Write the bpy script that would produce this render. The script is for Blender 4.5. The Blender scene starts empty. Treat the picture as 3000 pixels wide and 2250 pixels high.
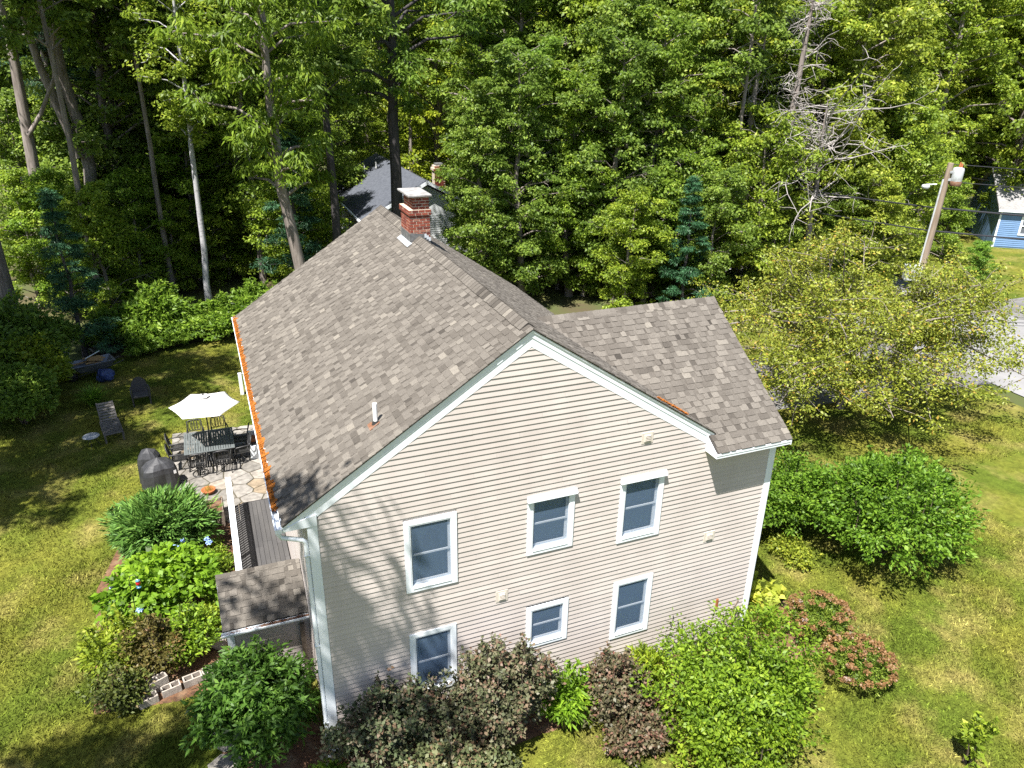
import bpy, math, random
import numpy as np
from mathutils import Vector, Matrix

# ------------------------------------------------------------------ camera, sky, sun, exposure
sc = bpy.context.scene
COL = sc.collection
random.seed(7)
CAM = np.array([-0.9688, -11.431, 12.9957])
YAW, PITCH, ROLL, FPX = 0.3919, -0.4185, 0.0182, 2220.99
cd = bpy.data.cameras.new('camera'); cam = bpy.data.objects.new('camera', cd); COL.objects.link(cam)
fw = Vector((math.sin(YAW)*math.cos(PITCH), math.cos(YAW)*math.cos(PITCH), math.sin(PITCH)))
r0 = Vector((math.cos(YAW), -math.sin(YAW), 0)); u0 = r0.cross(fw)
rt = r0*math.cos(ROLL) + u0*math.sin(ROLL); up = u0*math.cos(ROLL) - r0*math.sin(ROLL)
M = Matrix((rt, up, -fw)).transposed().to_4x4(); M.translation = Vector(CAM)
cam.matrix_world = M
cd.sensor_width = 36; cd.lens = FPX/3000*36; cd.clip_start = .1; cd.clip_end = 1500
sc.camera = cam

SUN = Vector((0.345, 0.287, -0.893)).normalized()          # the way the light travels
w = bpy.data.worlds.new('World'); sc.world = w; w.use_nodes = True
nt = w.node_tree; nt.nodes.clear()
sky = nt.nodes.new('ShaderNodeTexSky'); sky.sky_type = 'NISHITA'; sky.sun_disc = False
sky.sun_elevation = math.asin(-SUN.z); sky.sun_rotation = math.atan2(-SUN.x, -SUN.y)
bg = nt.nodes.new('ShaderNodeBackground'); bg.inputs['Strength'].default_value = 0.065
ow = nt.nodes.new('ShaderNodeOutputWorld')
nt.links.new(sky.outputs[0], bg.inputs[0]); nt.links.new(bg.outputs[0], ow.inputs[0])
sl = bpy.data.lights.new('sun', 'SUN'); sl.energy = 5.0; sl.angle = math.radians(0.5); sl.color = (1, .97, .92)
so = bpy.data.objects.new('sun', sl); COL.objects.link(so)
so.rotation_euler = SUN.to_track_quat('-Z', 'Y').to_euler(); so.location = (-20, -20, 50)
sc.view_settings.view_transform = 'Standard'; sc.view_settings.look = 'None'
sc.view_settings.exposure = 1.38; sc.view_settings.gamma = 1
cy = sc.cycles
cy.max_bounces = 7; cy.diffuse_bounces = 5; cy.glossy_bounces = 2; cy.transmission_bounces = 4; cy.transparent_max_bounces = 6
cy.caustics_reflective = False; cy.caustics_refractive = False
cy.use_denoising = False
cy.sample_clamp_indirect = 6

G = -0.30                                                   # ground level

# ------------------------------------------------------------------ materials
def mat(name, col, rough=.75, col2=None, nscale=3., lo=.35, hi=.65, bump=0., bscale=40., spec=.3, metal=0., stretch=None, col3=None, n3=.6, tint=0.):
    m = bpy.data.materials.new(name); m.use_nodes = True; t = m.node_tree; n = t.nodes; L = t.links
    p = n['Principled BSDF']; p.inputs['Roughness'].default_value = rough; p.inputs['Metallic'].default_value = metal
    p.inputs['Specular IOR Level'].default_value = spec
    p.inputs['Base Color'].default_value = (*col, 1)
    g = n.new('ShaderNodeNewGeometry'); vec = g.outputs['Position']
    if stretch:
        mp = n.new('ShaderNodeMapping'); mp.inputs['Scale'].default_value = stretch; L.new(vec, mp.inputs[0]); vec = mp.outputs[0]
    out = None
    def noise(s, a, b, detail=6):
        q = n.new('ShaderNodeTexNoise'); q.inputs['Scale'].default_value = s; q.inputs['Detail'].default_value = detail; L.new(vec, q.inputs['Vector'])
        r = n.new('ShaderNodeMapRange'); r.inputs[1].default_value = a; r.inputs[2].default_value = b; L.new(q.outputs[0], r.inputs[0]); return r.outputs[0]
    def mix(f, a, b, mode='MIX'):
        x = n.new('ShaderNodeMix'); x.data_type = 'RGBA'; x.blend_type = mode
        if hasattr(f, 'node'): L.new(f, x.inputs[0])
        else: x.inputs[0].default_value = f
        for s, v in ((x.inputs[6], a), (x.inputs[7], b)):
            if hasattr(v, 'node'): L.new(v, s)
            else: s.default_value = (*v, 1)
        return x.outputs[2]
    if col2: out = mix(noise(nscale, lo, hi), col, col2)
    if col3: out = mix(noise(n3, .50, .74), out, col3)
    if tint:
        a = n.new('ShaderNodeAttribute'); a.attribute_name = 'tint'
        r = n.new('ShaderNodeMapRange'); r.inputs[3].default_value = 1-tint; r.inputs[4].default_value = 1+tint; L.new(a.outputs['Fac'], r.inputs[0])
        c = n.new('ShaderNodeCombineColor'); [L.new(r.outputs[0], c.inputs[i]) for i in range(3)]
        out = mix(1., out if out else col, c.outputs[0], 'MULTIPLY')
    if out: L.new(out, p.inputs['Base Color'])
    if bump:
        q = n.new('ShaderNodeTexNoise'); q.inputs['Scale'].default_value = bscale; q.inputs['Detail'].default_value = 4; L.new(vec, q.inputs['Vector'])
        b = n.new('ShaderNodeBump'); b.inputs['Strength'].default_value = bump; b.inputs['Distance'].default_value = .02
        L.new(q.outputs[0], b.inputs['Height']); L.new(b.outputs[0], p.inputs['Normal'])
    return m

def ramp_mat(name, stops, rough=.85, nscale=60., namt=.25, bump=.3, spec=.2):
    """colour by the piece's own 'tint' attribute, with fine grain"""
    m = mat(name, (1, 1, 1), rough, bump=bump, bscale=nscale, spec=spec); t = m.node_tree; n = t.nodes; L = t.links
    a = n.new('ShaderNodeAttribute'); a.attribute_name = 'tint'
    cr = n.new('ShaderNodeValToRGB'); e = cr.color_ramp.elements
    e[0].position, e[0].color = stops[0][0], (*stops[0][1], 1); e[1].position, e[1].color = stops[-1][0], (*stops[-1][1], 1)
    for pos, c in stops[1:-1]: q = e.new(pos); q.color = (*c, 1)
    L.new(a.outputs['Fac'], cr.inputs[0])
    g = n.new('ShaderNodeNewGeometry'); q = n.new('ShaderNodeTexNoise'); q.inputs['Scale'].default_value = nscale*.7; q.inputs['Detail'].default_value = 5
    L.new(g.outputs['Position'], q.inputs['Vector'])
    r = n.new('ShaderNodeMapRange'); r.inputs[1].default_value = .3; r.inputs[2].default_value = .7; r.inputs[3].default_value = 1-namt; r.inputs[4].default_value = 1+namt
    L.new(q.outputs[0], r.inputs[0])
    c = n.new('ShaderNodeCombineColor'); [L.new(r.outputs[0], c.inputs[i]) for i in range(3)]
    x = n.new('ShaderNodeMix'); x.data_type = 'RGBA'; x.blend_type = 'MULTIPLY'; x.inputs[0].default_value = 1
    L.new(cr.outputs[0], x.inputs[6]); L.new(c.outputs[0], x.inputs[7]); L.new(x.outputs[2], n['Principled BSDF'].inputs['Base Color'])
    return m

def leaf_mat(name, stops, trans=.5, rough=.5, spec=.35, use_obj=True):
    """leaf colour = species ramp by each leaf's own tint, times the plant's own colour"""
    m = bpy.data.materials.new(name); m.use_nodes = True; t = m.node_tree; n = t.nodes; L = t.links
    p = n['Principled BSDF']; p.inputs['Roughness'].default_value = rough; p.inputs['Specular IOR Level'].default_value = spec
    a = n.new('ShaderNodeAttribute'); a.attribute_name = 'tint'
    cr = n.new('ShaderNodeValToRGB'); e = cr.color_ramp.elements
    e[0].position, e[0].color = stops[0][0], (*stops[0][1], 1); e[1].position, e[1].color = stops[-1][0], (*stops[-1][1], 1)
    for pos, c in stops[1:-1]: q = e.new(pos); q.color = (*c, 1)
    L.new(a.outputs['Fac'], cr.inputs[0]); col = cr.outputs[0]
    if use_obj:
        oi = n.new('ShaderNodeObjectInfo'); x = n.new('ShaderNodeMix'); x.data_type = 'RGBA'; x.blend_type = 'MULTIPLY'; x.inputs[0].default_value = 1
        L.new(col, x.inputs[6]); L.new(oi.outputs['Color'], x.inputs[7]); col = x.outputs[2]
    L.new(col, p.inputs['Base Color'])
    tr = n.new('ShaderNodeBsdfTranslucent'); L.new(col, tr.inputs[0])
    ms = n.new('ShaderNodeMixShader'); ms.inputs[0].default_value = trans
    L.new(p.outputs[0], ms.inputs[1]); L.new(tr.outputs[0], ms.inputs[2]); L.new(ms.outputs[0], n['Material Output'].inputs[0])
    return m

def glass_mat():
    m = bpy.data.materials.new('window_glass'); m.use_nodes = True; t = m.node_tree; n = t.nodes; L = t.links
    n.remove(n['Principled BSDF'])
    tr = n.new('ShaderNodeBsdfTransparent'); tr.inputs[0].default_value = (.62, .72, .80, 1)
    gl = n.new('ShaderNodeBsdfGlossy'); gl.inputs['Roughness'].default_value = .04; gl.inputs[0].default_value = (.85, .92, 1, 1)
    fr = n.new('ShaderNodeFresnel'); fr.inputs[0].default_value = 1.6
    ms = n.new('ShaderNodeMixShader'); L.new(fr.outputs[0], ms.inputs[0]); L.new(tr.outputs[0], ms.inputs[1]); L.new(gl.outputs[0], ms.inputs[2])
    L.new(ms.outputs[0], n['Material Output'].inputs[0]); return m

def screen_mat():
    m = bpy.data.materials.new('insect_screen'); m.use_nodes = True; t = m.node_tree; n = t.nodes; L = t.links
    p = n['Principled BSDF']; p.inputs['Base Color'].default_value = (.13, .20, .31, 1); p.inputs['Roughness'].default_value = .6
    tr = n.new('ShaderNodeBsdfTransparent'); ms = n.new('ShaderNodeMixShader'); ms.inputs[0].default_value = .45
    L.new(tr.outputs[0], ms.inputs[1]); L.new(p.outputs[0], ms.inputs[2]); L.new(ms.outputs[0], n['Material Output'].inputs[0]); return m
MT = {}
MT['screen'] = screen_mat()
MT['siding'] = mat('beige_vinyl', (.50, .445, .41), .55, (.455, .402, .37), 1.6, stretch=(1, 1, .35), bump=.04, bscale=120, tint=.035)
MT['trim'] = mat('white_trim', (.76, .79, .82), .45, (.66, .70, .74), 2.5, .45, .75)  # white with the blue cast of the shaded rakes put into the colour
MT['shingle'] = ramp_mat('asphalt_shingle', [(0, (.046, .040, .034)), (.3, (.090, .079, .067)), (.6, (.126, .112, .096)), (.85, (.160, .143, .122)), (1, (.190, .170, .143))], .92, 90, .28, .35)
MT['roofbase'] = mat('roof_felt', (.05, .045, .04), .95)
MT['brick'] = ramp_mat('red_brick', [(0, (.11, .030, .024)), (.5, (.21, .052, .034)), (.8, (.27, .075, .045)), (1, (.30, .15, .11))], .9, 70, .3, .4)
MT['mortar'] = mat('mortar', (.60, .50, .38), .95, (.42, .36, .29), 12, bump=.3)
MT['cement'] = mat('cement_cap', (.33, .32, .31), .9, (.20, .19, .18), 5, bump=.3)
MT['lead'] = mat('grey_flashing', (.20, .20, .20), .5, (.11, .11, .11), 8, metal=.2)
MT['alu'] = mat('pale_metal', (.62, .66, .70), .35, metal=.3)
MT['foundation'] = mat('concrete_foundation', (.26, .25, .23), .95, (.17, .16, .15), 4, bump=.4)
MT['glass'] = glass_mat()
MT['sash'] = mat('sash_white', (.66, .69, .72), .45)
MT['curtain'] = mat('pale_curtain', (.55, .59, .66), .9, (.36, .41, .48), 9, stretch=(1, 1, .12))
MT['blind'] = mat('grey_blind', (.40, .46, .54), .8, (.24, .29, .37), 3)
MT['room'] = mat('room_dark', (.10, .11, .13), .9)
MT['vent'] = mat('beige_vent', (.56, .50, .43), .5)
MT['pvc'] = mat('white_pvc', (.82, .82, .80), .4)
MT['rust'] = mat('rust_flashing', (.16, .07, .035), .8, (.22, .14, .10), 9)
MT['needles'] = mat('orange_needles', (.36, .125, .016), .95, (.24, .075, .012), 18, bump=.6, bscale=60)
MT['deck'] = mat('grey_deck_board', (.055, .053, .053), .8, (.080, .076, .073), 3, stretch=(1, .2, 1), tint=.12)
MT['deckdark'] = mat('dark_stained_wood', (.035, .032, .032), .8)
MT['wood'] = mat('weathered_wood', (.24, .19, .15), .9, (.15, .12, .095), 12, stretch=(1, 1, .3), tint=.2)
MT['flag'] = ramp_mat('flagstone', [(0, (.13, .12, .105)), (.4, (.20, .185, .165)), (.75, (.26, .24, .215)), (1, (.23, .18, .125))], .9, 9, .3, .25)
MT['joint'] = mat('stone_joint', (.10, .085, .06), .95, (.07, .065, .04), 9, bump=.4)
MT['iron'] = mat('dark_cast_metal', (.022, .022, .023), .45, (.035, .034, .033), 10, spec=.5)
MT['tabletop'] = mat('bronze_grey_slats', (.13, .145, .145), .4, (.10, .11, .11), 10, spec=.5)
MT['canvas'] = mat('white_canvas', (.70, .68, .65), .85, bump=.06, bscale=20)
MT['cover'] = mat('black_vinyl_cover', (.028, .028, .031), .5, (.045, .045, .048), 4, bump=.5, bscale=5, spec=.45)
MT['sticker'] = mat('white_sticker', (.7, .68, .68), .6)
MT['greywood'] = mat('grey_lounger_wood', (.16, .145, .13), .9, (.10, .09, .085), 8, stretch=(1, .3, 1), tint=.15)
MT['wicker'] = mat('dark_wicker', (.045, .043, .044), .8, (.075, .07, .07), 40)
MT['bluetarp'] = mat('blue_tarp', (.03, .06, .20), .4, (.02, .03, .09), 6, bump=.6, bscale=8, spec=.5)
MT['tan'] = mat('tan_planks', (.36, .235, .11), .9, (.25, .16, .08), 8)
MT['zinc'] = mat('zinc_tub', (.19, .20, .22), .4, (.12, .13, .15), 4, metal=.4)
MT['greypanel'] = mat('grey_panel', (.25, .27, .30), .7)
MT['terracotta'] = mat('terracotta', (.38, .13, .045), .85, (.30, .10, .04), 9)
MT['block'] = mat('concrete_block', (.40, .35, .30), .95, (.30, .265, .23), 14, bump=.4)
MT['rock'] = mat('field_stone', (.33, .28, .23), .95, (.23, .20, .17), 5, bump=.5, bscale=9)
MT['redglass'] = mat('red_glass', (.45, .01, .02), .1, spec=.7)
MT['blueglass'] = mat('blue_glaze', (.08, .22, .30), .1, spec=.7)
MT['asphalt'] = mat('asphalt', (.24, .235, .235), .95, (.19, .185, .185), .8, bump=.2, bscale=60)
MT['drive'] = mat('driveway', (.16, .155, .15), .95, (.12, .115, .11), 2, bump=.2, bscale=60)
MT['mulch'] = mat('bark_mulch', (.17, .085, .045), .95, (.09, .05, .03), 14, bump=.9, bscale=25, col3=(.22, .15, .09), n3=3)
MT['pole'] = mat('pole_wood', (.30, .235, .175), .9, (.20, .15, .11), 10, stretch=(1, 1, .1))
MT['wire'] = mat('black_wire', (.03, .03, .035), .5)
MT['galv'] = mat('galvanised', (.55, .57, .58), .45, (.38, .39, .40), 5, .5, .7, metal=.3)
MT['bluesiding'] = mat('blue_clapboard', (.15, .25, .42), .6, (.13, .22, .38), 3)
MT['greyroof'] = mat('grey_roof_shingle', (.27, .26, .255), .95, (.19, .185, .18), 6, bump=.4, bscale=14, stretch=(1, 1, 2))
MT['shadedroof'] = mat('shaded_grey_roof', (.085, .092, .11), .95, (.06, .066, .08), 5, bump=.4, bscale=12)  # far roof's grey, darkened: the shade lying on it is put into the colour
MT['farwall'] = mat('white_far_siding', (.60, .62, .62), .8)

LAWN = [(.135, .135, .021), (.074, .100, .012), (.20, .170, .050)]
def lawn_mat(name, grain):
    m = mat(name, LAWN[0], .95, LAWN[1], .45, .36, .60, bump=.8 if grain else 0, bscale=45, spec=.1, col3=LAWN[2], n3=.8)
    n = m.node_tree.nodes; L = m.node_tree.links; p = n['Principled BSDF']; src = p.inputs['Base Color'].links[0].from_socket
    g = n.new('ShaderNodeNewGeometry'); q = n.new('ShaderNodeTexNoise'); q.inputs['Scale'].default_value = 5.5; q.inputs['Detail'].default_value = 10; q.inputs['Roughness'].default_value = .78
    L.new(g.outputs['Position'], q.inputs['Vector'])
    r = n.new('ShaderNodeMapRange'); r.inputs[1].default_value = .3; r.inputs[2].default_value = .7; r.inputs[3].default_value = .5; r.inputs[4].default_value = 1.45; L.new(q.outputs[0], r.inputs[0])
    val = r.outputs[0]
    if not grain:
        a = n.new('ShaderNodeAttribute'); a.attribute_name = 'tint'
        r.inputs[3].default_value = .6; r.inputs[4].default_value = 1.4
        mu = n.new('ShaderNodeMath'); mu.operation = 'MULTIPLY'; L.new(val, mu.inputs[0]); L.new(a.outputs['Fac'], mu.inputs[1]); val = mu.outputs[0]
    c = n.new('ShaderNodeCombineColor'); [L.new(val, c.inputs[i]) for i in range(3)]
    x = n.new('ShaderNodeMix'); x.data_type = 'RGBA'; x.blend_type = 'MULTIPLY'; x.inputs[0].default_value = 1
    L.new(src, x.inputs[6]); L.new(c.outputs[0], x.inputs[7]); L.new(x.outputs[2], p.inputs['Base Color'])
    return m
MT['lawn'] = lawn_mat('lawn_turf', True); MT['blade'] = lawn_mat('grass_blade', False)
MT['forestfloor'] = mat('forest_floor', (.075, .06, .03), .95, (.06, .08, .02), .5, bump=.6, bscale=5, col3=(.14, .14, .03), n3=.08)

GREEN = [(0, (.055, .080, .018)), (.28, (.125, .178, .034)), (.70, (.215, .275, .052)), (1, (.34, .37, .09))]
MT['leaf'] = leaf_mat('broad_leaf', GREEN)
MT['leafneedle'] = leaf_mat('needle', [(0, (.018, .045, .022)), (.5, (.040, .095, .050)), (1, (.085, .16, .085))], .15)
MT['leafpurple'] = leaf_mat('purple_leaf', [(0, (.045, .042, .028)), (.35, (.085, .098, .048)), (.6, (.135, .130, .080)), (.85, (.165, .085, .065)), (1, (.19, .15, .11))], .15, .5, .3)
MT['leafolive'] = leaf_mat('olive_leaf', [(0, (.075, .080, .016)), (.4, (.145, .155, .028)), (.7, (.205, .208, .040)), (.9, (.26, .235, .060)), (1, (.28, .17, .05))], .3)
MT['leafdead'] = leaf_mat('brown_leaf', [(0, (.13, .065, .025)), (1, (.27, .15, .06))], .2)
MT['bark'] = mat('grey_brown_bark', (.27, .23, .205), .95, (.15, .125, .11), 9, stretch=(1, 1, .15), bump=.8, bscale=14)
MT['barkdark'] = mat('dark_bark', (.075, .065, .065), .95, (.04, .036, .037), 9, stretch=(1, 1, .15), bump=.8, bscale=14)
MT['barkbirch'] = mat('pale_birch_bark', (.40, .39, .40), .85, (.22, .21, .215), 6, .5, .7, stretch=(1, 1, 1.6), bump=.2)
MT['barkwhite'] = mat('bleached_twigs', (.36, .33, .31), .9, (.25, .225, .21), 5)
MT['barkgreen'] = mat('ivy_bark', (.20, .17, .15), .95, (.12, .10, .09), 9, stretch=(1, 1, .15), bump=.7, bscale=14)
MT['stem'] = mat('brown_stem', (.10, .075, .055), .9)

# ------------------------------------------------------------------ object helpers
def link(o, parent=None):
    COL.objects.link(o)
    if parent: o.parent = parent
    return o
def tag(o, label=None, cat=None, group=None, kind=None):
    if label: o['label'] = label
    if cat: o['category'] = cat
    if group: o['group'] = group
    if kind: o['kind'] = kind
    return o
def thing(name, label, cat, loc=(0, 0, 0), rz=0., group=None):
    o = link(bpy.data.objects.new(name, None)); o.location = loc; o.rotation_euler = (0, 0, rz); o.empty_display_size = .2
    return tag(o, label, cat, group)
def copy_tree(o, parent=None):
    c = o.copy(); COL.objects.link(c); c.parent = parent
    for ch in o.children: copy_tree(ch, c)
    return c

def me_np(name, V, F, mt, tint=None, smooth=False):
    me = bpy.data.meshes.new(name); V = np.asarray(V, np.float32); F = np.asarray(F, np.int32); m, k = F.shape
    me.vertices.add(len(V)); me.vertices.foreach_set('co', V.ravel())
    me.loops.add(m*k); me.loops.foreach_set('vertex_index', F.ravel())
    me.polygons.add(m); me.polygons.foreach_set('loop_start', np.arange(0, m*k, k, dtype=np.int32))
    if tint is not None:
        a = me.attributes.new('tint', 'FLOAT', 'FACE'); a.data.foreach_set('value', np.asarray(tint, np.float32))
    if smooth: me.polygons.foreach_set('use_smooth', np.ones(m, dtype=bool))
    me.materials.append(mt); me.update(calc_edges=True)
    return me

BOXF = [(0, 3, 2, 1), (4, 5, 6, 7), (0, 1, 5, 4), (1, 2, 6, 5), (2, 3, 7, 6), (3, 0, 4, 7)]
class MB:
    def __init__(s): s.v = []; s.f = []; s.t = []; s.sm = []
    def add(s, V, F, t=.5, sm=False):
        n = len(s.v); s.v += [tuple(map(float, p)) for p in V]
        for f in F: s.f.append(tuple(n+i for i in f)); s.t.append(t); s.sm.append(sm)
        return s
    def box(s, x0, x1, y0, y1, z0, z1, t=.5):
        return s.add([(x0, y0, z0), (x1, y0, z0), (x1, y1, z0), (x0, y1, z0), (x0, y0, z1), (x1, y0, z1), (x1, y1, z1), (x0, y1, z1)], BOXF, t)
    def obox(s, c, ax, t=.5):
        c = np.array(c, float); a, b, d = [np.array(q, float) for q in ax]
        return s.add([c-a-b-d, c+a-b-d, c+a+b-d, c-a+b-d, c-a-b+d, c+a-b+d, c+a+b+d, c-a+b+d], BOXF, t)
    def bar(s, p0, p1, wd, th, upv=(0, 0, 1), t=.5):
        p0 = np.array(p0, float); p1 = np.array(p1, float); a = (p1-p0)/2; d = a/np.linalg.norm(a)
        b = np.cross(d, upv); b /= np.linalg.norm(b); u = np.cross(b, d)
        return s.obox((p0+p1)/2, (a, b*wd/2, u*th/2), t)
    def prism(s, poly, ext, t=.5):
        P = [np.array(p, float) for p in poly]; e = np.array(ext, float); n = len(P)
        return s.add(P+[p+e for p in P], [tuple(range(n))[::-1], tuple(range(n, 2*n))]+[(i, (i+1) % n, n+(i+1) % n, n+i) for i in range(n)], t)
    def tube(s, pts, rad, n=8, caps=True, t=.5):
        pts = [np.array(p, float) for p in pts]; m = len(pts)
        if np.isscalar(rad): rad = [rad]*m
        V = []; ref = np.array((.31, .52, .79))
        for i, p in enumerate(pts):
            d = pts[min(i+1, m-1)]-pts[max(i-1, 0)]; d = d/(np.linalg.norm(d)+1e-9)
            b = np.cross(d, ref if abs(d@ref) < .95 else (1, 0, 0)); b /= np.linalg.norm(b); c = np.cross(d, b)
            for k in range(n): a = 2*math.pi*k/n; V.append(p+rad[i]*(b*math.cos(a)+c*math.sin(a)))
        F = [(i*n+k, i*n+(k+1) % n, (i+1)*n+(k+1) % n, (i+1)*n+k) for i in range(m-1) for k in range(n)]
        s.add(V, F, t, True)
        if caps: s.add([V[k] for k in range(n)], [tuple(range(n))[::-1]], t); s.add(V[-n:], [tuple(range(n))], t)
        return s
    def ring(s, c, ax, ay, r, n=14, k=5, t=.5):
        c = np.array(c, float); ax = np.array(ax, float); ay = np.array(ay, float)
        return s.tube([c+ax*math.cos(2*math.pi*i/n)+ay*math.sin(2*math.pi*i/n) for i in range(n+1)], r, k, False, t)
    def lathe(s, c, prof, n=16, t=.5, sm=True):
        V = [(c[0]+r*math.cos(2*math.pi*k/n), c[1]+r*math.sin(2*math.pi*k/n), c[2]+z) for r, z in prof for k in range(n)]
        F = [(i*n+k, i*n+(k+1) % n, (i+1)*n+(k+1) % n, (i+1)*n+k) for i in range(len(prof)-1) for k in range(n)]
        return s.add(V, F, t, sm)
    def mesh(s, name, mt, org=(0, 0, 0)):
        me = bpy.data.meshes.new(name); o = np.array(org, float)
        me.from_pydata([tuple(np.array(p)-o) for p in s.v], [], s.f)
        a = me.attributes.new('tint', 'FLOAT', 'FACE'); a.data.foreach_set('value', np.array(s.t, np.float32))
        me.polygons.foreach_set('use_smooth', np.array(s.sm, dtype=bool)); me.materials.append(mt); me.update(); return me
    def build(s, name, mt, parent=None, org=None, bevel=0., kind=None, label=None):
        if org is None:
            q = parent; org = np.zeros(3)
            while q is not None: org = org+np.array(q.location); q = q.parent
        o = link(bpy.data.objects.new(name, s.mesh(name, mt if not isinstance(mt, str) else MT[mt], org)), parent)
        if bevel: b = o.modifiers.new('bevel', 'BEVEL'); b.width = bevel; b.segments = 2; b.limit_method = 'ANGLE'
        if kind: o['kind'] = kind
        if label: o['label'] = label
        return o

# ------------------------------------------------------------------ setting: ground, lawn, road
def sheet(name, poly, z, m, kind='structure'):
    o = MB().add([(x, y, z) for x, y in poly], [tuple(range(len(poly)))]).build(name, m); o['kind'] = kind; return o
sheet('ground', [(-300, -200), (400, -200), (400, 500), (-300, 500)], G-.03, 'forestfloor')
sheet('lawn', [(-16, -30), (29, -30), (29.6, 16), (20, 20), (12, 22), (6, 23), (0, 26.5), (-4, 25.5), (-8, 24), (-16, 22)], G, 'lawn')
sheet('far_lawn', [(41, -20), (110, -20), (110, 34), (60, 42), (41, 30)], G, 'lawn')
sheet('road', [(30.5, -40), (40.2, -40), (40.2, 120), (30.5, 120)], G+.012, 'asphalt')
sheet('driveway', [(19, 10.2), (30.6, 9.0), (30.6, 14.8), (19, 15.0)], G+.006, 'drive')
sheet('driveway', [(40.0, 14.2), (66, 14.2), (66, 17.6), (40.0, 17.6)], G+.006, 'drive')
sheet('garden_bed', [(-4.6, 3.0), (-2.9, 2.75), (-1.55, 2.9), (-1.4, 9.5), (-1.6, 10.4), (-2.6, 11.0), (-4.2, 10.6), (-4.9, 7.5)], G+.008, 'mulch')
sheet('garden_bed', [(-2.2, -.1), (-.5, -.7), (2, -1.1), (4.2, -.95), (6.5, -1.1), (9.8, -1.2), (11.8, -1.2), (12.0, .6), (10.2, 1.2), (10.2, 0), (0, 0), (-.2, 2.0), (-2.0, 2.0)], G+.008, 'mulch')

# ------------------------------------------------------------------ the house
XA, ZR, XE, ZE, LY, OV = 4.1105, 8.518, -.435, 5.508, 11.597, .072
S = (ZR-ZE)/(XA-XE); CS = 1/math.sqrt(1+S*S); SN = S*CS
WX, WD = 10.063, .1143
XW, ZWE, XWE, YWR, ZWR, OVW = 8.19, 5.415, 10.13, 2.8705, 7.607, .407
SW = (ZWR-ZWE)/(YWR+OVW); CW = 1/math.sqrt(1+SW*SW); SNW = SW*CW
house = thing('house', 'two-storey beige clapboard house with brown shingle roof and brick chimney', 'house', (0, 0, 0))

WIN = [  # x0, x1, z0, z1 outer casing; hood, dressing
    (1.655, 2.675, 3.45, 5.06, 0, 'blind'), (4.125, 5.145, 3.67, 5.05, 1, 'curtain'), (6.19, 7.225, 3.44, 5.03, 1, 'curtain'),
    (1.665, 2.63, .82, 2.43, 0, 'shelf'), (4.165, 5.135, 1.235, 2.33, 0, 'shelf'), (6.23, 7.21, .815, 2.40, 0, 'blind')]
gx = [0.]+sorted({v for q in WIN for v in (q[0]+.05, q[1]-.05)})+[WX]
gz = [0.]+sorted({v for q in WIN for v in (q[2]+.05, q[3]-.05)})+[5.30]
b = MB()
for i in range(len(gx)-1):
    for j in range(len(gz)-1):
        cx, cz = (gx[i]+gx[i+1])/2, (gz[j]+gz[j+1])/2
        if any(q[0] < cx < q[1] and q[2] < cz < q[3] for q in WIN): continue
        b.add([(gx[i], .006, gz[j]), (gx[i+1], .006, gz[j]), (gx[i+1], .006, gz[j+1]), (gx[i], .006, gz[j+1])], [(0, 1, 2, 3)])
b.add([(0, .006, 5.30), (8.4, .006, 5.30), (8.4, .006, 5.60), (XA, .006, ZR-.1), (0, .006, 5.68)], [(0, 1, 2, 3, 4)])
gable = b.build('gable_wall', 'siding', house)

def zlim(x):                                                 # top of the siding under the rakes
    za = 8.162-.662*abs(x-XA)
    return za if x < 8.2 else 5.33
nboard = 0
for i in range(72):
    z0, z1 = i*WD, (i+1)*WD
    def cut(z):                                              # x-range of the gable at height z
        h = (8.162-z)/.662
        return max(.145, XA-h), (min(9.915, XA+h) if z > 5.30 else 9.915)
    if z0 > 8.15: break
    (a0, c0), (a1, c1) = cut(z0), cut(min(z1, 8.16))
    gaps = sorted((q[0]-.003, q[1]+.003) for q in WIN if q[2]-.0 < z1-.03 and q[3] > z0+.03)
    segs = []; xs = a0; xt = a1
    for g0, g1 in gaps: segs.append((xs, xt, g0, g0)); xs = xt = g1
    segs.append((xs, xt, c0, c1))
    cutx = (i*1.37) % 3.66+.4; seg2 = []
    for (p, q, r, t) in segs:
        while cutx < max(p, q)+.3: cutx += 3.66
        while cutx < min(r, t)-.3: seg2.append((p, q, cutx-.0006, cutx-.0006)); p = q = cutx+.0006; cutx += 3.66
        seg2.append((p, q, r, t))
    for (p, q, r, t) in seg2:
        zt = min(z1, 8.162)
        bb = MB(); tn = random.random(); e = random.uniform(-.0022, .0015)
        bb.add([(p, -.0175+e, z0), (r, -.0175+e, z0), (t, -.001, zt+.002), (q, -.001, zt+.002), (p, .004, z0), (r, .004, z0)], [(0, 1, 2, 3), (4, 5, 1, 0)], tn)
        bb.build('siding_board', 'siding', gable); nboard += 1

def wall_side(name, x, nx, y0, y1, ztop):
    bb = MB(); n = int(ztop/WD)
    for i in range(n+1):
        z0 = i*WD; z1 = min(z0+WD, ztop)
        if z1-z0 < .02: continue
        bb.add([(x+nx*.011, y0, z0), (x+nx*.011, y1, z0), (x+nx*.001, y1, z1+.002), (x+nx*.001, y0, z1+.002), (x-nx*.004, y0, z0), (x-nx*.004, y1, z0)], [(0, 1, 2, 3), (4, 5, 1, 0)], random.random())
    o = bb.build(name, 'siding', house); return o
wall_side('side_wall', 0., -1, .13, 11.4, 5.42)
wall_side('side_wall', WX, 1, .13, 5.6, 5.6)
bb = MB(); bb.add([(.0, 11.4, 0), (8.2, 11.4, 0), (8.2, 11.4, 5.5), (XA, 11.4, 8.3), (0, 11.4, 5.5)], [(0, 1, 2, 3, 4)]); bb.build('back_wall', 'siding', house)
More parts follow.
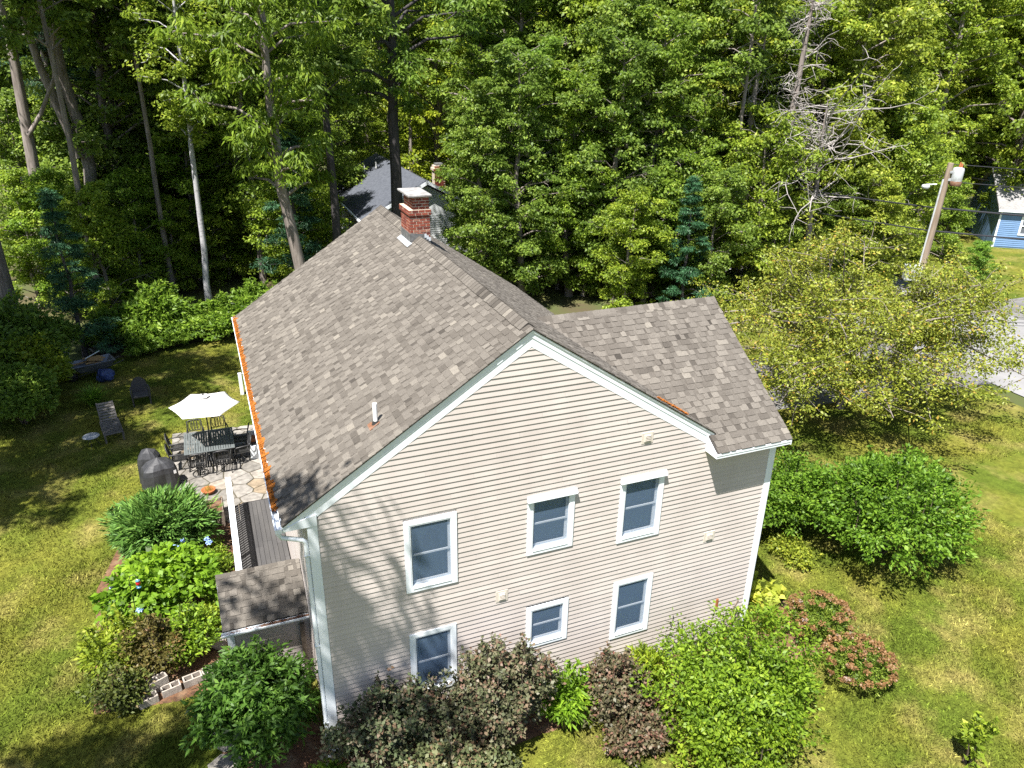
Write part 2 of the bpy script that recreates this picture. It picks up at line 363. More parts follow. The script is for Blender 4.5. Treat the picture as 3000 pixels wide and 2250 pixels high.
bb = MB(); bb.add([(WX-.01, 0, 5.3), (WX-.01, 5.74, 5.3), (WX-.01, YWR, ZWR-.12)], [(0, 1, 2)]); bb.add([(8.2, 5.6, 0), (WX, 5.6, 0), (WX, 5.6, 5.6), (8.2, 5.6, 5.6)], [(0, 1, 2, 3)]); bb.build('wing_wall', 'siding', house)
bb = MB(); bb.box(.03, WX-.03, .03, .25, G-.05, 0); bb.box(.03, .25, .25, 11.3, G-.05, 0); bb.build('foundation', 'foundation', house)

# corner boards, rakes, fascia
bb = MB(); bb.box(-.025, .145, -.025, 0, -.02, 5.39); bb.box(-.025, 0, 0, .13, -.02, 5.39); bb.build('corner_board', 'trim', house, bevel=.004)
bb = MB(); bb.box(9.915, WX+.025, -.025, 0, -.02, 5.30); bb.box(WX, WX+.025, 0, .13, -.02, 5.30); bb.build('corner_board', 'trim', house, bevel=.004)
def rake_piece(sgn, d0, d1, y0, y1, xa0, xa1):
    """board along the rake; d = distance below the roof surface, square to it; runs from ridge (xa0) to foot"""
    pts = []
    for (dx, d) in ((xa0, d0), (xa1, d0), (xa1, d1), (xa0, d1)):
        # points on the line offset d below the roof plane, at horizontal run dx from the ridge
        pts.append((XA+sgn*dx, y0, ZR-S*dx-d/CS))
    return pts, (0, y1-y0, 0)
runL, runR = XA-XE, 8.33-XA
for sgn, run in ((-1, runL), (1, runR)):
    bb = MB()
    bb.prism(*rake_piece(sgn, .016, .055, -.048, .0, 0, run))            # crown
    bb.prism(*rake_piece(sgn, .055, .075, -.038, .0, 0, run))
    bb.build('rake_moulding', 'trim', house)
    bb = MB(); bb.prism(*rake_piece(sgn,   .075, .150, -.028, .0, 0, run-.02)); bb.build('rake_fascia', 'trim', house)
    bb = MB(); bb.prism(*rake_piece(sgn, .150, .297, -.018, .0, 0, run-(.40 if sgn < 0 else .14))); bb.build('rake_frieze', 'trim', house)
bb = MB(); bb.prism([(-.425, -.040, 5.375), (.147, -.040, 5.375), (.147, -.040, 5.60), (-.10, -.040, 5.55), (-.425, -.040, 5.43)], (0, .04, 0)); bb.build('eave_return', 'trim', house, bevel=.003)
bb = MB(); bb.box(-.425, 0, -.004, 11.5, 5.36, 5.376); bb.box(-.44, -.425, -.038, 11.55, 5.36, 5.49); bb.build('soffit', 'trim', house)
# wing eave box
bb = MB(); bb.prism([(XW-.012, 0, 5.66), (XW-.012, -.385, 5.405), (XW-.012, -.385, 5.295), (XW-.012, 0, 5.295)], (.012, 0, 0)); bb.build('eave_return', 'trim', house)
bb = MB(); bb.box(XW, XWE-.03, -.395, -.375, 5.285, 5.405); bb.box(XW, XWE-.03, -.405, -.395, 5.345, 5.40); bb.build('wing_fascia', 'trim', house)
bb = MB(); bb.box(XW, XWE-.03, -.375, 0, 5.288, 5.30); bb.build('soffit', 'trim', house)
bb = MB()
bb.prism([(XWE-.03, -.40, 5.27), (XWE-.03, -.40, 5.40), (XWE-.03, YWR, ZWR-.03), (XWE-.03, YWR, ZWR-.19)], (.022, 0, 0))
bb.prism([(XWE-.03, 6.14, 5.27), (XWE-.03, YWR, ZWR-.19), (XWE-.03, YWR, ZWR-.03), (XWE-.03, 6.14, 5.40)], (.022, 0, 0)); bb.build('rake_fascia', 'trim', house)

# roof decks
bb = MB()
bb.prism([(XE+.01, -OV+.012, ZE-.008), (XA, -OV+.012, ZR-.008), (XA, -OV+.012, ZR-.03), (XE+.01, -OV+.012, ZE-.03)], (0, LY+OV-.02, 0))
bb.prism([(XA, -OV+.012, ZR-.008), (8.36, -OV+.012, ZR-.008-S*(8.36-XA)), (8.36, -OV+.012, ZR-.03-S*(8.36-XA)), (XA, -OV+.012, ZR-.03)], (0, LY+OV-.02, 0))
mroof = bb.build('main_roof', 'roofbase', house)
bb = MB()
for (xa_, y0, z0) in ((XW+.01, -OVW+.01, ZWE-.008),): bb.prism([(xa_, y0, z0), (xa_, YWR, ZWR-.008), (xa_, YWR, ZWR-.03), (xa_, y0, z0-.02)], (XWE-xa_-.01, 0, 0))
bb.prism([(5.3, .02, ZWE+SW*(OVW+.02)-.008), (5.3, YWR, ZWR-.008), (5.3, YWR, ZWR-.03), (5.3, .02, ZWE+SW*(OVW+.02)-.03)], (XW+.01-5.3, 0, 0))
bb.prism([(5.3, YWR, ZWR-.008), (5.3, 2*YWR+OVW, ZWE-.008), (5.3, 2*YWR+OVW, ZWE-.03), (5.3, YWR, ZWR-.03)], (XWE-5.31, 0, 0))
wroof = bb.build('wing_roof', 'roofbase', house)

def tabs(O, U, Vv, N, ulen, vlen, rng, exp=.1435, keep=None):
    """laminated shingle tabs on a slope: list of (8 corner points, tint, centre)"""
    O, U, Vv, N = [np.array(q, float) for q in (O, U, Vv, N)]; out = []; nc = int(math.ceil(vlen/exp))
    for c in range(nc):
        v0 = c*exp; v1 = min(v0+exp*1.1, vlen); u = -rng.uniform(0, .2); hi = rng.random() < .5
        while u < ulen:
            hi = not hi; wd = rng.choice([.12, .16, .20, .26] if hi else [.05, .08, .11, .15]) * rng.uniform(.9, 1.1)
            a, e = max(u, 0), min(u+wd, ulen); u += wd
            if e-a < .02: continue
            th = rng.uniform(.013, .018) if hi else rng.uniform(.003, .005)
            vb = v0 - (.004 if hi else -.012) + rng.uniform(-.003, .003); vb = max(vb, -.012)
            tn = min(1, max(0, rng.gauss(.60 if hi else .42, .16)))
            cc = O+U*(a+e)/2+Vv*(v0+v1)/2
            if keep and not keep(cc): continue
            P = [O+U*a+Vv*vb-N*.004, O+U*e+Vv*vb-N*.004, O+U*e+Vv*v1-N*.006, O+U*a+Vv*v1-N*.006,
                 O+U*a+Vv*vb+N*th, O+U*e+Vv*vb+N*th, O+U*e+Vv*v1+N*.0015, O+U*a+Vv*v1+N*.0015]
            out.append((P, tn, cc, N))
    return out
rng = random.Random(3)
zmain = lambda x: ZR-S*abs(x-XA)
zwing = lambda y: ZWR-SW*abs(y-YWR)
keepL = lambda c: not (3.90 < c[0] < 4.4 and 7.25 < c[1] < 8.1)
keepR = lambda c: keepL(c) and not (abs(c[1]-YWR) < 3.2 and zwing(c[1]) > c[2]+.06) and not (c[0] > 8.33 and c[1] < .2)
keepW = lambda c: (c[0] > XW+.03 and c[1] < -.03) or (zmain(c[0]) < c[2]+.05 and not (c[0] < XW and c[1] < .0))
T_main = tabs((XE, -OV, ZE), (0, 1, 0), (CS, 0, SN), (-SN, 0, CS), LY+OV, runL/CS, rng, keep=keepL)
run2 = 8.56-XA
T_main += tabs((8.56, LY, ZR-S*run2), (0, -1, 0), (-CS, 0, SN), (SN, 0, CS), LY+OV, run2/CS, rng, keep=keepR)
T_wing = tabs((5.3, -OVW, ZWE), (1, 0, 0), (0, CW, SNW), (0, -SNW, CW), XWE-5.3, (YWR+OVW)/CW, rng, keep=keepW)
T_wing += tabs((XWE, 2*YWR+OVW, ZWE), (-1, 0, 0), (0, -CW, SNW), (0, SNW, CW), XWE-5.3, (YWR+OVW)/CW, rng, keep=keepW)
def lay(groups, limit):
    allt = []
    for par, T in groups:
        for (P, tn, c, N) in T:
            d = CAM-c; r = np.linalg.norm(d); fc = (d@N)/r
            wdt = np.linalg.norm(P[1]-P[0])
            allt.append((fc*wdt/r**2, par, P, tn))
    allt.sort(key=lambda q: -q[0]); rest = {}
    for i, (sc_, par, P, tn) in enumerate(allt):
        if i < limit and sc_ > 0: MB().add(P, BOXF, tn).build('shingle', 'shingle', par)
        else: rest.setdefault(par.name, (par, MB()))[1].add(P, BOXF, tn)
    for par, m_ in rest.values(): m_.build('shingle_courses', 'shingle', par, kind='stuff')
lay([(mroof, T_main), (wroof, T_wing)], 300)

def ridge(par, p0, p1, half, sl, lift, step=.143, vent=True, skip=None):
    p0 = np.array(p0, float); p1 = np.array(p1, float); L = np.linalg.norm(p1-p0); d = (p1-p0)/L
    side = np.cross(d, (0, 0, 1)); cz = 1/math.sqrt(1+sl*sl); n = int(L/step)
    for i in range(n):
        a = p0+d*i*step
        if skip and skip(a): continue
        h = half*random.uniform(.96, 1.04); l0 = lift+.014+random.uniform(0, .004); l1 = lift+.004; e = step*1.25
        prof = [(-1, -sl*h), (-.45, -sl*h*.45+.012), (0, .012), (.45, -sl*h*.45+.012), (1, -sl*h)]
        V = []
        for (dd, lf) in ((0, l0), (e, l1)):
            for (sx, dz) in prof: V.append(a+d*dd+side*sx*h*cz/cz+np.array((0, 0, dz+lf-.010)))
        V += [v-np.array((0, 0, .012)) for v in V[:5]]
        tn = min(1, max(0, random.gauss(.5, .2)))
        MB().add(V, [(0, 1, 6, 5), (1, 2, 7, 6), (2, 3, 8, 7), (3, 4, 9, 8), (10, 11, 1, 0), (11, 12, 2, 1), (12, 13, 3, 2), (13, 14, 4, 3)], tn).build('ridge_cap', 'shingle', par)
    if vent:
        bb = MB(); e = p1-p0
        for sgn in (-1, 1):
            q = [p0+np.array((0, 0, lift-.004)), p0+side*sgn*half*.93+np.array((0, 0, -sl*half*.93+lift-.008)), p0+side*sgn*half*.93+np.array((0, 0, -sl*half*.93-.01)), p0+np.array((0, 0, -.02))]
            bb.prism(q, e)
        bb.build('ridge_vent', 'roofbase', par)
ridge(mroof, (XA, .16, ZR), (XA, LY-.02, ZR), .17, S, .030, skip=lambda a: 7.05 < a[1] < 8.2)
ridge(wroof, (XWE, YWR, ZWR), (5.45, YWR, ZWR), .14, SW, .006, vent=False)

# chimney
CX0, CX1, CY0, CY1 = 3.885, 4.395, 7.22, 8.13
bb = MB(); bb.box(CX0+.001, CX1-.001, CY0+.001, CY1-.001, 7.9, 9.07); bb.box(CX0-.029, CX1+.029, CY0-.029, CY1+.029, 9.07, 9.213); bb.box(CX0+.081, CX1-.011, CY0+.011, CY1-.051, 9.213, 9.545)
chim = bb.build('chimney', 'mortar', house)
BH, BL, JT = .055, .150, .017
def brick_face(p, d, n, length, z0, rows, off):
    p = np.array(p, float); d = np.array(d, float); n = np.array(n, float)
    for r in range(rows):
        z = z0+r*(BH+JT); u = -(BL+JT)*(.5 if (r+off) % 2 else 0)
        while u < length:
            a, e = max(u, 0), min(u+BL, length); u += BL+JT
            if e-a < .03: continue
            c = p+d*(a+e)/2
            if z+BH < zmain(c[0])+.10: continue
            c = c+np.array((0, 0, z+BH/2))-n*.025
            MB().obox(c, (d*(e-a)/2, n*(.030+random.uniform(-.002, .002)), (0, 0, BH/2)), min(1, max(0, random.gauss(.5, .25)))).build('brick', 'brick', chim)
for (z0, rows, x0, x1, y0, y1) in ((8.285, 11, CX0, CX1, CY0, CY1), (9.078, 2, CX0-.03, CX1+.03, CY0-.03, CY1+.03), (9.225, 5, CX0+.08, CX1-.01, CY0+.01, CY1-.05)):
    brick_face((x0, y0, 0), (1, 0, 0), (0, -1, 0), x1-x0, z0, rows, 0)
    brick_face((x0, y1, 0), (0, -1, 0), (-1, 0, 0), y1-y0, z0, rows, 1)
    brick_face((x1, y0, 0), (0, 1, 0), (1, 0, 0), y1-y0, z0, rows, 1)
bb = MB(); bb.box(3.835, 4.435, 7.11, 8.245, 9.545, 9.592); bb.build('chimney_cap', 'cement', chim, bevel=.008)
bb = MB()
bb.prism([(CX0-.006, CY0-.014, 8.28), (CX1+.006, CY0-.014, 8.28), (CX1+.006, CY0-.014, 8.50), (4.22, CY0-.014, 8.60), (CX0-.006, CY0-.014, 8.63)], (0, .012, 0))
bb.box(CX0-.014, CX0-.002, CY0-.014, CY1+.01, 8.30, 8.62)
bb.build('flashing', 'lead', chim)
bb = MB(); v = np.array((CS, 0, SN)); nn = np.array((-SN, 0, CS)); o_ = np.array((XE, 0, ZE))
bb.obox(o_+v*((CX0-XE)/CS-.06)+np.array((0, 7.66, 0))+nn*.022, (v*.075, (0, .52, 0), nn*.006)); bb.build('flashing', 'alu', chim)
for k in range(3):
    bb = MB(); bb.box(4.24+k*.055, 4.295+k*.055, CY0-.028, CY0-.016, 8.50-k*.045, 8.60-k*.05); bb.build('step_flashing', 'alu', chim)

# roof vent pipe
bb = MB(); bb.tube([(1.43, .78, 6.70), (1.43, .78, 7.14)], .042, 12); vp = bb.build('vent_pipe', 'pvc', house)
bb = MB(); bb.tube([(1.43, .78, 6.72), (1.43, .78, 6.80)], [.075, .052], 12); bb.build('pipe_boot', 'iron', vp)
bb = MB(); c = np.array((1.43, .78, ZR-S*(XA-1.43))); bb.obox(c+nn*.017-v*.10, (v*.05, (0, .12, 0), nn*.003)); bb.build('boot_flashing', 'rust', vp)
bb = MB(); bb.obox(c+nn*.02-v*.02+np.array((0, -.09, 0)), (v*.10, (0, .02, 0), nn*.004)); bb.build('boot_flashing', 'rust', vp)

# gutter with needles, downspout
bb = MB(); y0, y1 = -.075, LY
prof = [(-.445, 5.475), (-.445, 5.385), (-.53, 5.385), (-.555, 5.43), (-.562, 5.475), (-.545, 5.475), (-.54, 5.435), (-.522, 5.395), (-.455, 5.395), (-.455, 5.475)]
bb.prism([(x, y0, z) for x, z in prof], (0, y1-y0, 0)); bb.box(-.556, -.446, y0-.006, y0, 5.388, 5.47); bb.box(-.556, -.446, y1, y1+.006, 5.388, 5.47)
gut = bb.build('gutter', 'trim', house)
bb = MB(); rr = random.Random(5); ny = 160
for i in range(ny):
    ya = .55+(LY-.6)*i/ny; yb = .55+(LY-.6)*(i+1)/ny+.01
    h = 5.462+.02*math.sin(i*.7)+rr.uniform(-.01, .02); x0 = -.546-rr.uniform(0, .012); x1 = -.40+rr.uniform(-.02, .03)
    bb.add([(x0, ya, h-.02), (x1, ya, h+.055), (x1, yb, h+.055), (x0, yb, h-.02), (-.54, ya, 5.39), (-.54, yb, 5.39)], [(0, 1, 2, 3), (0, 3, 5, 4)])
for i in range(2600):
    y = rr.uniform(.5, LY); x = rr.gauss(-.485, .022); z = 5.48+(x+.5)*.45+rr.uniform(0, .025); a = rr.uniform(0, 6.28); l = rr.uniform(.02, .045)
    d = np.array((math.cos(a)*.7, math.sin(a), rr.uniform(-.3, .4)))*l; p = np.array((x, y, z)); s_ = np.array((.004, .004, .004))
    bb.add([p-d, p+s_, p+d, p-s_*np.array((1, -1, 1))], [(0, 1, 2, 3)])
bb.build('pine_needles', 'needles', gut, kind='stuff')
bb = MB()
for i in range(260):
    x = 6.95+rr.uniform(0, .75); t_ = (x-6.95); y = .12+rr.gauss(0, .03)+t_*.02; z = max(zmain(x), zwing(y))+.03
    a = rr.uniform(0, 6.28); p = np.array((x, y, z)); d = np.array((math.cos(a), math.sin(a)*.6, -.3))*.05
    bb.add([p-d, p+(0, .012, .01), p+d, p-(0, .012, -.01)], [(0, 1, 2, 3)])
bb.build('pine_needles', 'needles', wroof, kind='stuff')
bb = MB()
def rpath(pts, wd, dp):
    pts = [np.array(p, float) for p in pts]
    for a, e in zip(pts[:-1], pts[1:]): bb.bar(a, e+(e-a)/np.linalg.norm(e-a)*wd*.35, wd, dp, (0, 1, .01) if abs((e-a)[2]) > .5*np.linalg.norm(e-a) else (0, 0, 1))
bb.tube([(-.50, .03, 5.39), (-.50, .03, 5.30), (-.46, .03, 5.23), (-.12, .03, 5.10), (-.075, .03, 5.05), (-.070, .03, 4.9), (-.070, .03, .02), (-.075, -.02, -.14)], .042, 8)
ds = bb.build('downspout', 'trim', house)
for z in (4.75, 2.7, .75):
    bb = MB(); bb.box(-.12, -.004, -.018, .078, z, z+.025); bb.build('strap', 'alu', ds)

# wall vents
for (x0, x1, z0, z1) in ((3.48, 3.74, 2.68, 2.955), (6.575, 6.845, 5.745, 5.995), (8.465, 8.745, 2.89, 3.15)):
    bb = MB(); bb.box(x0, x1, -.022, .0, z0, z1); vt = bb.build('wall_vent', 'vent', house, bevel=.004)
    a, e = .055, .05
    bb = MB(); bb.prism([(x0+a, -.022, z0+e), (x0+a, -.022, z1-e), (x0+a, -.030, z1-e), (x0+a, -.042, z0+e)], (x1-x0-2*a, 0, 0)); hd = bb.build('vent_hood', 'vent', vt)
    for k in range(4):
        bb = MB(); zz = z0+e+.02+k*.035; bb.box(x0+a+.02, x1-a-.02, -.050, -.03, zz, zz+.012); bb.build('slat', 'vent', vt)

# windows
def window(x0, x1, z0, z1, hood, dress):
    bb = MB(); cw = .105; hd = .095
    bb.box(x0, x0+cw, -.036, 0, z0, z1); bb.box(x1-cw, x1, -.036, 0, z0, z1)
    bb.box(x0+cw, x1-cw, -.036, 0, z1-hd, z1); bb.box(x0+cw, x1-cw, -.036, 0, z0, z0+.085)
    wn = bb.build('window', 'trim', house, bevel=.004)
    ix0, ix1, iz0, iz1 = x0+cw, x1-cw, z0+.085, z1-hd
    if hood:
        bb = MB(); bb.prism([(x0-.025, -.036, z1+.012), (x0-.025, -.036, z1-.10), (x0-.025, -.105, z1-.10), (x0-.025, -.105, z1-.075)], (x1-x0+.05, 0, 0)); bb.build('window_hood', 'trim', wn, bevel=.003)
    bb = MB(); dp = .13
    for (a, e, c, d) in ((ix0, ix0+.022, iz0, iz1), (ix1-.022, ix1, iz0, iz1)): bb.box(a, e, -.030, dp, c, d)
    bb.box(ix0+.022, ix1-.022, -.030, dp, iz1-.022, iz1)
    bb.build('jamb', 'sash', wn)
    bb = MB(); bb.prism([(ix0+.022, -.048, iz0-.004), (ix0+.022, .045, iz0-.004), (ix0+.022, .045, iz0+.075), (ix0+.022, .012, iz0+.075), (ix0+.022, -.048, iz0+.012)], (ix1-ix0-.044, 0, 0)); bb.build('sill', 'trim', wn)
    sx0, sx1 = ix0+.022, ix1-.022; zm = (iz0+iz1)/2+.01; st = .042
    for (a, e, yy) in ((zm-.02, iz1-.022, .020), (iz0+.06, zm+.022, .050)):
        bb = MB(); bb.box(sx0, sx0+st, yy, yy+.028, a, e); bb.box(sx1-st, sx1, yy, yy+.028, a, e); bb.box(sx0+st, sx1-st, yy, yy+.028, a, a+st+(.015 if yy > .03 else 0)); bb.box(sx0+st, sx1-st, yy, yy+.028, e-st, e)
        sh = bb.build('sash', 'sash', wn, bevel=.003)
        bb = MB(); bb.add([(sx0+st, yy+.014, a+st), (sx1-st, yy+.014, a+st), (sx1-st, yy+.014, e-st), (sx0+st, yy+.014, e-st)], [(0, 1, 2, 3)]); bb.build('pane', 'glass', wn)
    zt_ = iz1-.022
    bb = MB(); bb.add([(sx0, -.006, iz0+.03), (sx1, -.006, iz0+.03), (sx1, -.006, zt_), (sx0, -.006, zt_)], [(0, 1, 2, 3)]); bb.build('insect_screen', 'screen', wn)
    # what stands behind the glass
    bb = MB(); D = .55
    bb.add([(ix0-.3, D, iz0-.3), (ix1+.3, D, iz0-.3), (ix1+.3, D, iz1+.3), (ix0-.3, D, iz1+.3), (ix0-.3, dp, iz0-.3), (ix1+.3, dp, iz0-.3), (ix1+.3, dp, iz1+.3), (ix0-.3, dp, iz1+.3)], [(0, 1, 2, 3), (0, 4, 5, 1), (1, 5, 6, 2), (2, 6, 7, 3), (3, 7, 4, 0)])
    bb.build('room', 'room', wn)
    if dress == 'curtain':
        n = 40; V = []; 
        for i in range(n+1):
            u = i/n; xx = sx0-.02+(sx1-sx0+.04)*u; yy = .16+.018*math.sin(u*46)+.012*math.sin(u*19+1)
            V += [(xx, yy, iz0+.0), (xx, yy, iz1)]
        bb = MB().add(V, [(2*i, 2*i+2, 2*i+3, 2*i+1) for i in range(n)], .5, True); bb.build('curtain', 'curtain', wn)
    elif dress == 'blind':
        bb = MB(); bb.box(sx0-.02, sx1+.02, .15, .156, iz0+.05, iz1); bb.build('blind', 'blind', wn)
        bb = MB(); c = ((x0+x1)/2+.06, .142, zm+.22); bb.tube([(c[0]-.12, .142, zm), (c[0]-.10, .142, zm+.25), (c[0]-.02, .142, zm+.36), (c[0]+.08, .142, zm+.30), (c[0]+.10, .142, zm)], [.05, .08, .09, .08, .05], 8); 
        if z1 > 4 : bb.build('chair_back', 'room', wn)
    else:
        bb = MB(); bb.box(sx0-.02, sx1+.02, .16, .166, iz0, iz1); bb.build('blind', 'blind', wn)
        for q in ([.33, .80] if iz1-iz0 > 1.1 else [.75]):
            zz = iz0+(iz1-iz0)*q; bb = MB(); bb.box(sx0+.06, sx1-.05, .12, .15, zz, zz+.05); bb.build('shelf', 'sash', wn)
for q in WIN: window(*q)

# ------------------------------------------------------------------ cellar entry (lean-to) on the side wall
ce = thing('cellar_entry', 'small shingled cellar entry built against the side wall below the deck', 'porch', (-.9, 3.0, G))
CEx, CEr, CEz, CEe, CEy = -1.76, 3.0, 2.60, 1.83, 2.10
sl = (CEz-CEe)/(CEr-CEy); c_ = 1/math.sqrt(1+sl*sl)
bb = MB(); bb.prism([(CEx+.01, CEy+.01, CEe-.006), (CEx+.01, CEr, CEz-.006), (CEx+.01, CEr, CEz-.05), (CEx+.01, CEy+.01, CEe-.05)], (-CEx-.03, 0, 0))
bb.prism([(CEx+.01, CEr, CEz-.006), (CEx+.01, 3.9, CEe-.006), (CEx+.01, 3.9, CEe-.05), (CEx+.01, CEr, CEz-.05)], (-CEx-.03, 0, 0))
croof = bb.build('roof', 'roofbase', ce)
T = tabs((CEx, CEy, CEe), (1, 0, 0), (0, c_, sl*c_), (0, -sl*c_, c_), -CEx-.02, (CEr-CEy)/c_, rng, exp=.137)
T2 = tabs((-.02, 3.9, CEe), (-1, 0, 0), (0, -c_, sl*c_), (0, sl*c_, c_), -CEx-.02, (CEr-CEy)/c_, rng, exp=.137)
for (P, tn, cc, N) in T: MB().add(P, BOXF, tn).build('shingle', 'shingle', croof)
mb = MB()
for (P, tn, cc, N) in T2: mb.add(P, BOXF, tn)
mb.build('shingle_courses', 'shingle', croof, kind='stuff')
ridge(croof, (CEx, CEr, CEz), (-.02, CEr, CEz), .10, sl, .006, step=.16, vent=False)
bb = MB()
for i in range(17):
    z0 = -.15+i*WD; z1 = z0+WD; y = 2.30
    if z1 > 1.72: break
    MB().add([(-1.62, y-.011, z0), (-.01, y-.011, z0), (-.01, y-.001, z1+.002), (-1.62, y-.001, z1+.002), (-1.62, y+.004, z0), (-.01, y+.004, z0)], [(0, 1, 2, 3), (4, 5, 1, 0)], random.random()).build('siding_board', 'siding', ce)
bb.box(-1.66, -.01, 2.304, 3.7, G, 1.78); bb.add([(-1.66, 2.31, 1.78), (-1.66, 3.7, 1.78), (-1.66, 3.0, 2.5)], [(0, 1, 2)]); bb.build('wall', 'siding', ce)
bb = MB(); bb.box(-1.70, -1.56, 2.275, 2.298, G, 1.76); bb.box(-1.70, -1.665, 2.298, 2.42, G, 1.76); bb.build('corner_board', 'trim', ce, bevel=.003)
bb = MB(); bb.prism([(CEx+.006, 2.14, 1.72), (CEx+.006, 3.0, 2.46), (CEx+.006, 3.0, 2.56), (CEx+.006, 2.14, 1.82)], (.03, 0, 0)); bb.prism([(CEx+.006, 3.0, 2.46), (CEx+.006, 3.86, 1.72), (CEx+.006, 3.86, 1.82), (CEx+.006, 3.0, 2.56)], (.03, 0, 0)); bb.build('rake_board', 'trim', ce)
bb = MB(); prof = [(2.10, 1.80), (2.10, 1.715), (2.02, 1.715), (1.99, 1.76), (1.985, 1.80), (2.0, 1.80), (2.005, 1.765), (2.03, 1.728), (2.088, 1.728), (2.088, 1.80)]
bb.prism([(CEx-.02, y, z) for y, z in prof], (-CEx, 0, 0)); bb.box(CEx-.026, CEx-.02, 1.99, 2.10, 1.715, 1.798); gg = bb.build('gutter', 'trim', ce)
bb = MB()
for i in range(500):
    x = rr.uniform(-1.0, -.03) if i < 380 else rr.uniform(-1.7, -.03); y = rr.gauss(2.05, .018); a = rr.uniform(0, 6.28); p = np.array((x, y, 1.785+rr.uniform(0, .02))); d = np.array((math.cos(a), math.sin(a)*.5, .1))*.045
    bb.add([p-d, p+(0, .008, .004), p+d, p-(0, .008, -.004)], [(0, 1, 2, 3)])
bb.build('pine_needles', 'rust', gg, kind='stuff')
bb = MB(); bb.box(-.22, -.13, 2.20, 2.27, G, 1.45); bb.build('post', 'wood', ce, bevel=.004)

# ------------------------------------------------------------------ deck
DZ = .40
deck = thing('deck', 'weathered grey wooden deck with white-capped railing along the side wall', 'deck', (-.7, 6.6, G))
nb = 9; bw = 1.10/nb
for k in range(nb):
    x0 = -1.13+k*bw; ya = 3.95
    while ya < 9.35:
        yb = min(9.35, ya+random.choice([1.6, 2.3, 3.0]));
        if 9.35-yb < .5: yb = 9.35
        bb = MB(); bb.box(x0, x0+bw-.008, ya, yb-.006, DZ-.03+random.uniform(-.002, .002), DZ, random.random()); bb.build('deck_board', 'deck', deck); ya = yb
for x0 in (-1.37, -1.25):
    bb = MB(); bb.box(x0, x0+.112, 3.95, 9.3, DZ-.03, DZ-.002, .3); bb.build('deck_board', 'deck', deck)
bb = MB(); bb.box(-1.40, -1.375, 3.95, 9.3, G, DZ-.032); bb.box(-.98, -.03, 9.36, 9.40, DZ-.2, DZ-.04); bb.build('skirt', 'deckdark', deck)
for k in range(2):
    bb = MB(); bb.box(-1.05, -.05, 9.42+k*.26, 9.67+k*.26, G, DZ-.17-k*.19); bb.build('step', 'deckdark', deck, bevel=.005)
bb = MB(); bb.box(-1.385, -1.235, 3.95, 9.3, 1.352, 1.392); rail = bb.build('railing', 'trim', deck, bevel=.006)
bb = MB(); bb.box(-1.335, -1.285, 3.95, 9.3, 1.26, 1.352); bb.build('rail', 'trim', rail)
bb = MB(); bb.box(-1.335, -1.285, 3.95, 9.3, .48, .53); bb.build('rail', 'trim', rail)
me_b = None; y = 4.05
while y < 9.2:
    if me_b is None:
        q = MB(); q.box(-1.328, -1.292, 0, .036, .53, 1.26); o = q.build('baluster', 'trim', rail); me_b = o; base = np.array(o.location); o.location = (0, y, 0)
    else:
        o = me_b.copy(); COL.objects.link(o); o.location = (0, y, 0)
    y += .115
for y in (3.98, 6.55, 9.2):
    bb = MB(); bb.box(-1.36, -1.26, y-.05, y+.05, G, 1.35); bb.build('post', 'trim', rail)

# ------------------------------------------------------------------ flagstone patio
patio_poly = [(-3.08, 16.2), (-3.08, 12.5), (-2.2, 10.4), (-1.40, 9.42), (.4, 9.42), (.4, 15.9), (-1.2, 16.05)]
patio = sheet('patio', patio_poly, G+.012, 'joint')
def clip(poly, p, n):
    out = []
    for i in range(len(poly)):
        a, e = poly[i], poly[(i+1) % len(poly)]; da = (a[0]-p[0])*n[0]+(a[1]-p[1])*n[1]; de = (e[0]-p[0])*n[0]+(e[1]-p[1])*n[1]
        if da <= 0: out.append(a)
        if (da < 0 < de) or (de < 0 < da): t = da/(da-de); out.append((a[0]+(e[0]-a[0])*t, a[1]+(e[1]-a[1])*t))
    return out
pr = random.Random(11); pts = []
tries = 0
while tries < 4000 and len(pts) < 110:
    tries += 1; q = (pr.uniform(-3.3, .6), pr.uniform(9.2, 16.4))
    if all((q[0]-s_[0])**2+((q[1]-s_[1])*.8)**2 > .40**2 for s_ in pts): pts.append(q)
for i, a in enumerate(pts):
    poly = list(patio_poly)[::-1]
    for j, e in enumerate(pts):
        if i == j or (a[0]-e[0])**2+(a[1]-e[1])**2 > 4: continue
        dx, dy = e[0]-a[0], e[1]-a[1]; l = math.hypot(dx, dy); n = (dx/l, dy/l)
        poly = clip(poly, ((a[0]+e[0])/2-n[0]*.019, (a[1]+e[1])/2-n[1]*.019), n)
        if len(poly) < 3: break
    if len(poly) < 3: continue
    ar = .5*abs(sum(poly[k][0]*poly[(k+1) % len(poly)][1]-poly[(k+1) % len(poly)][0]*poly[k][1] for k in range(len(poly))))
    if ar < .02: continue
    zz = G+.028+pr.uniform(-.006, .006); tn = min(1, max(0, pr.gauss(.5, .28)))
    MB().prism([(x, y, G+.005) for x, y in poly], (0, 0, zz-G)).build('flagstone', 'flag', patio, bevel=.01).data.attributes['tint'].data.foreach_set('value', np.full(len(poly)+2, tn, np.float32))
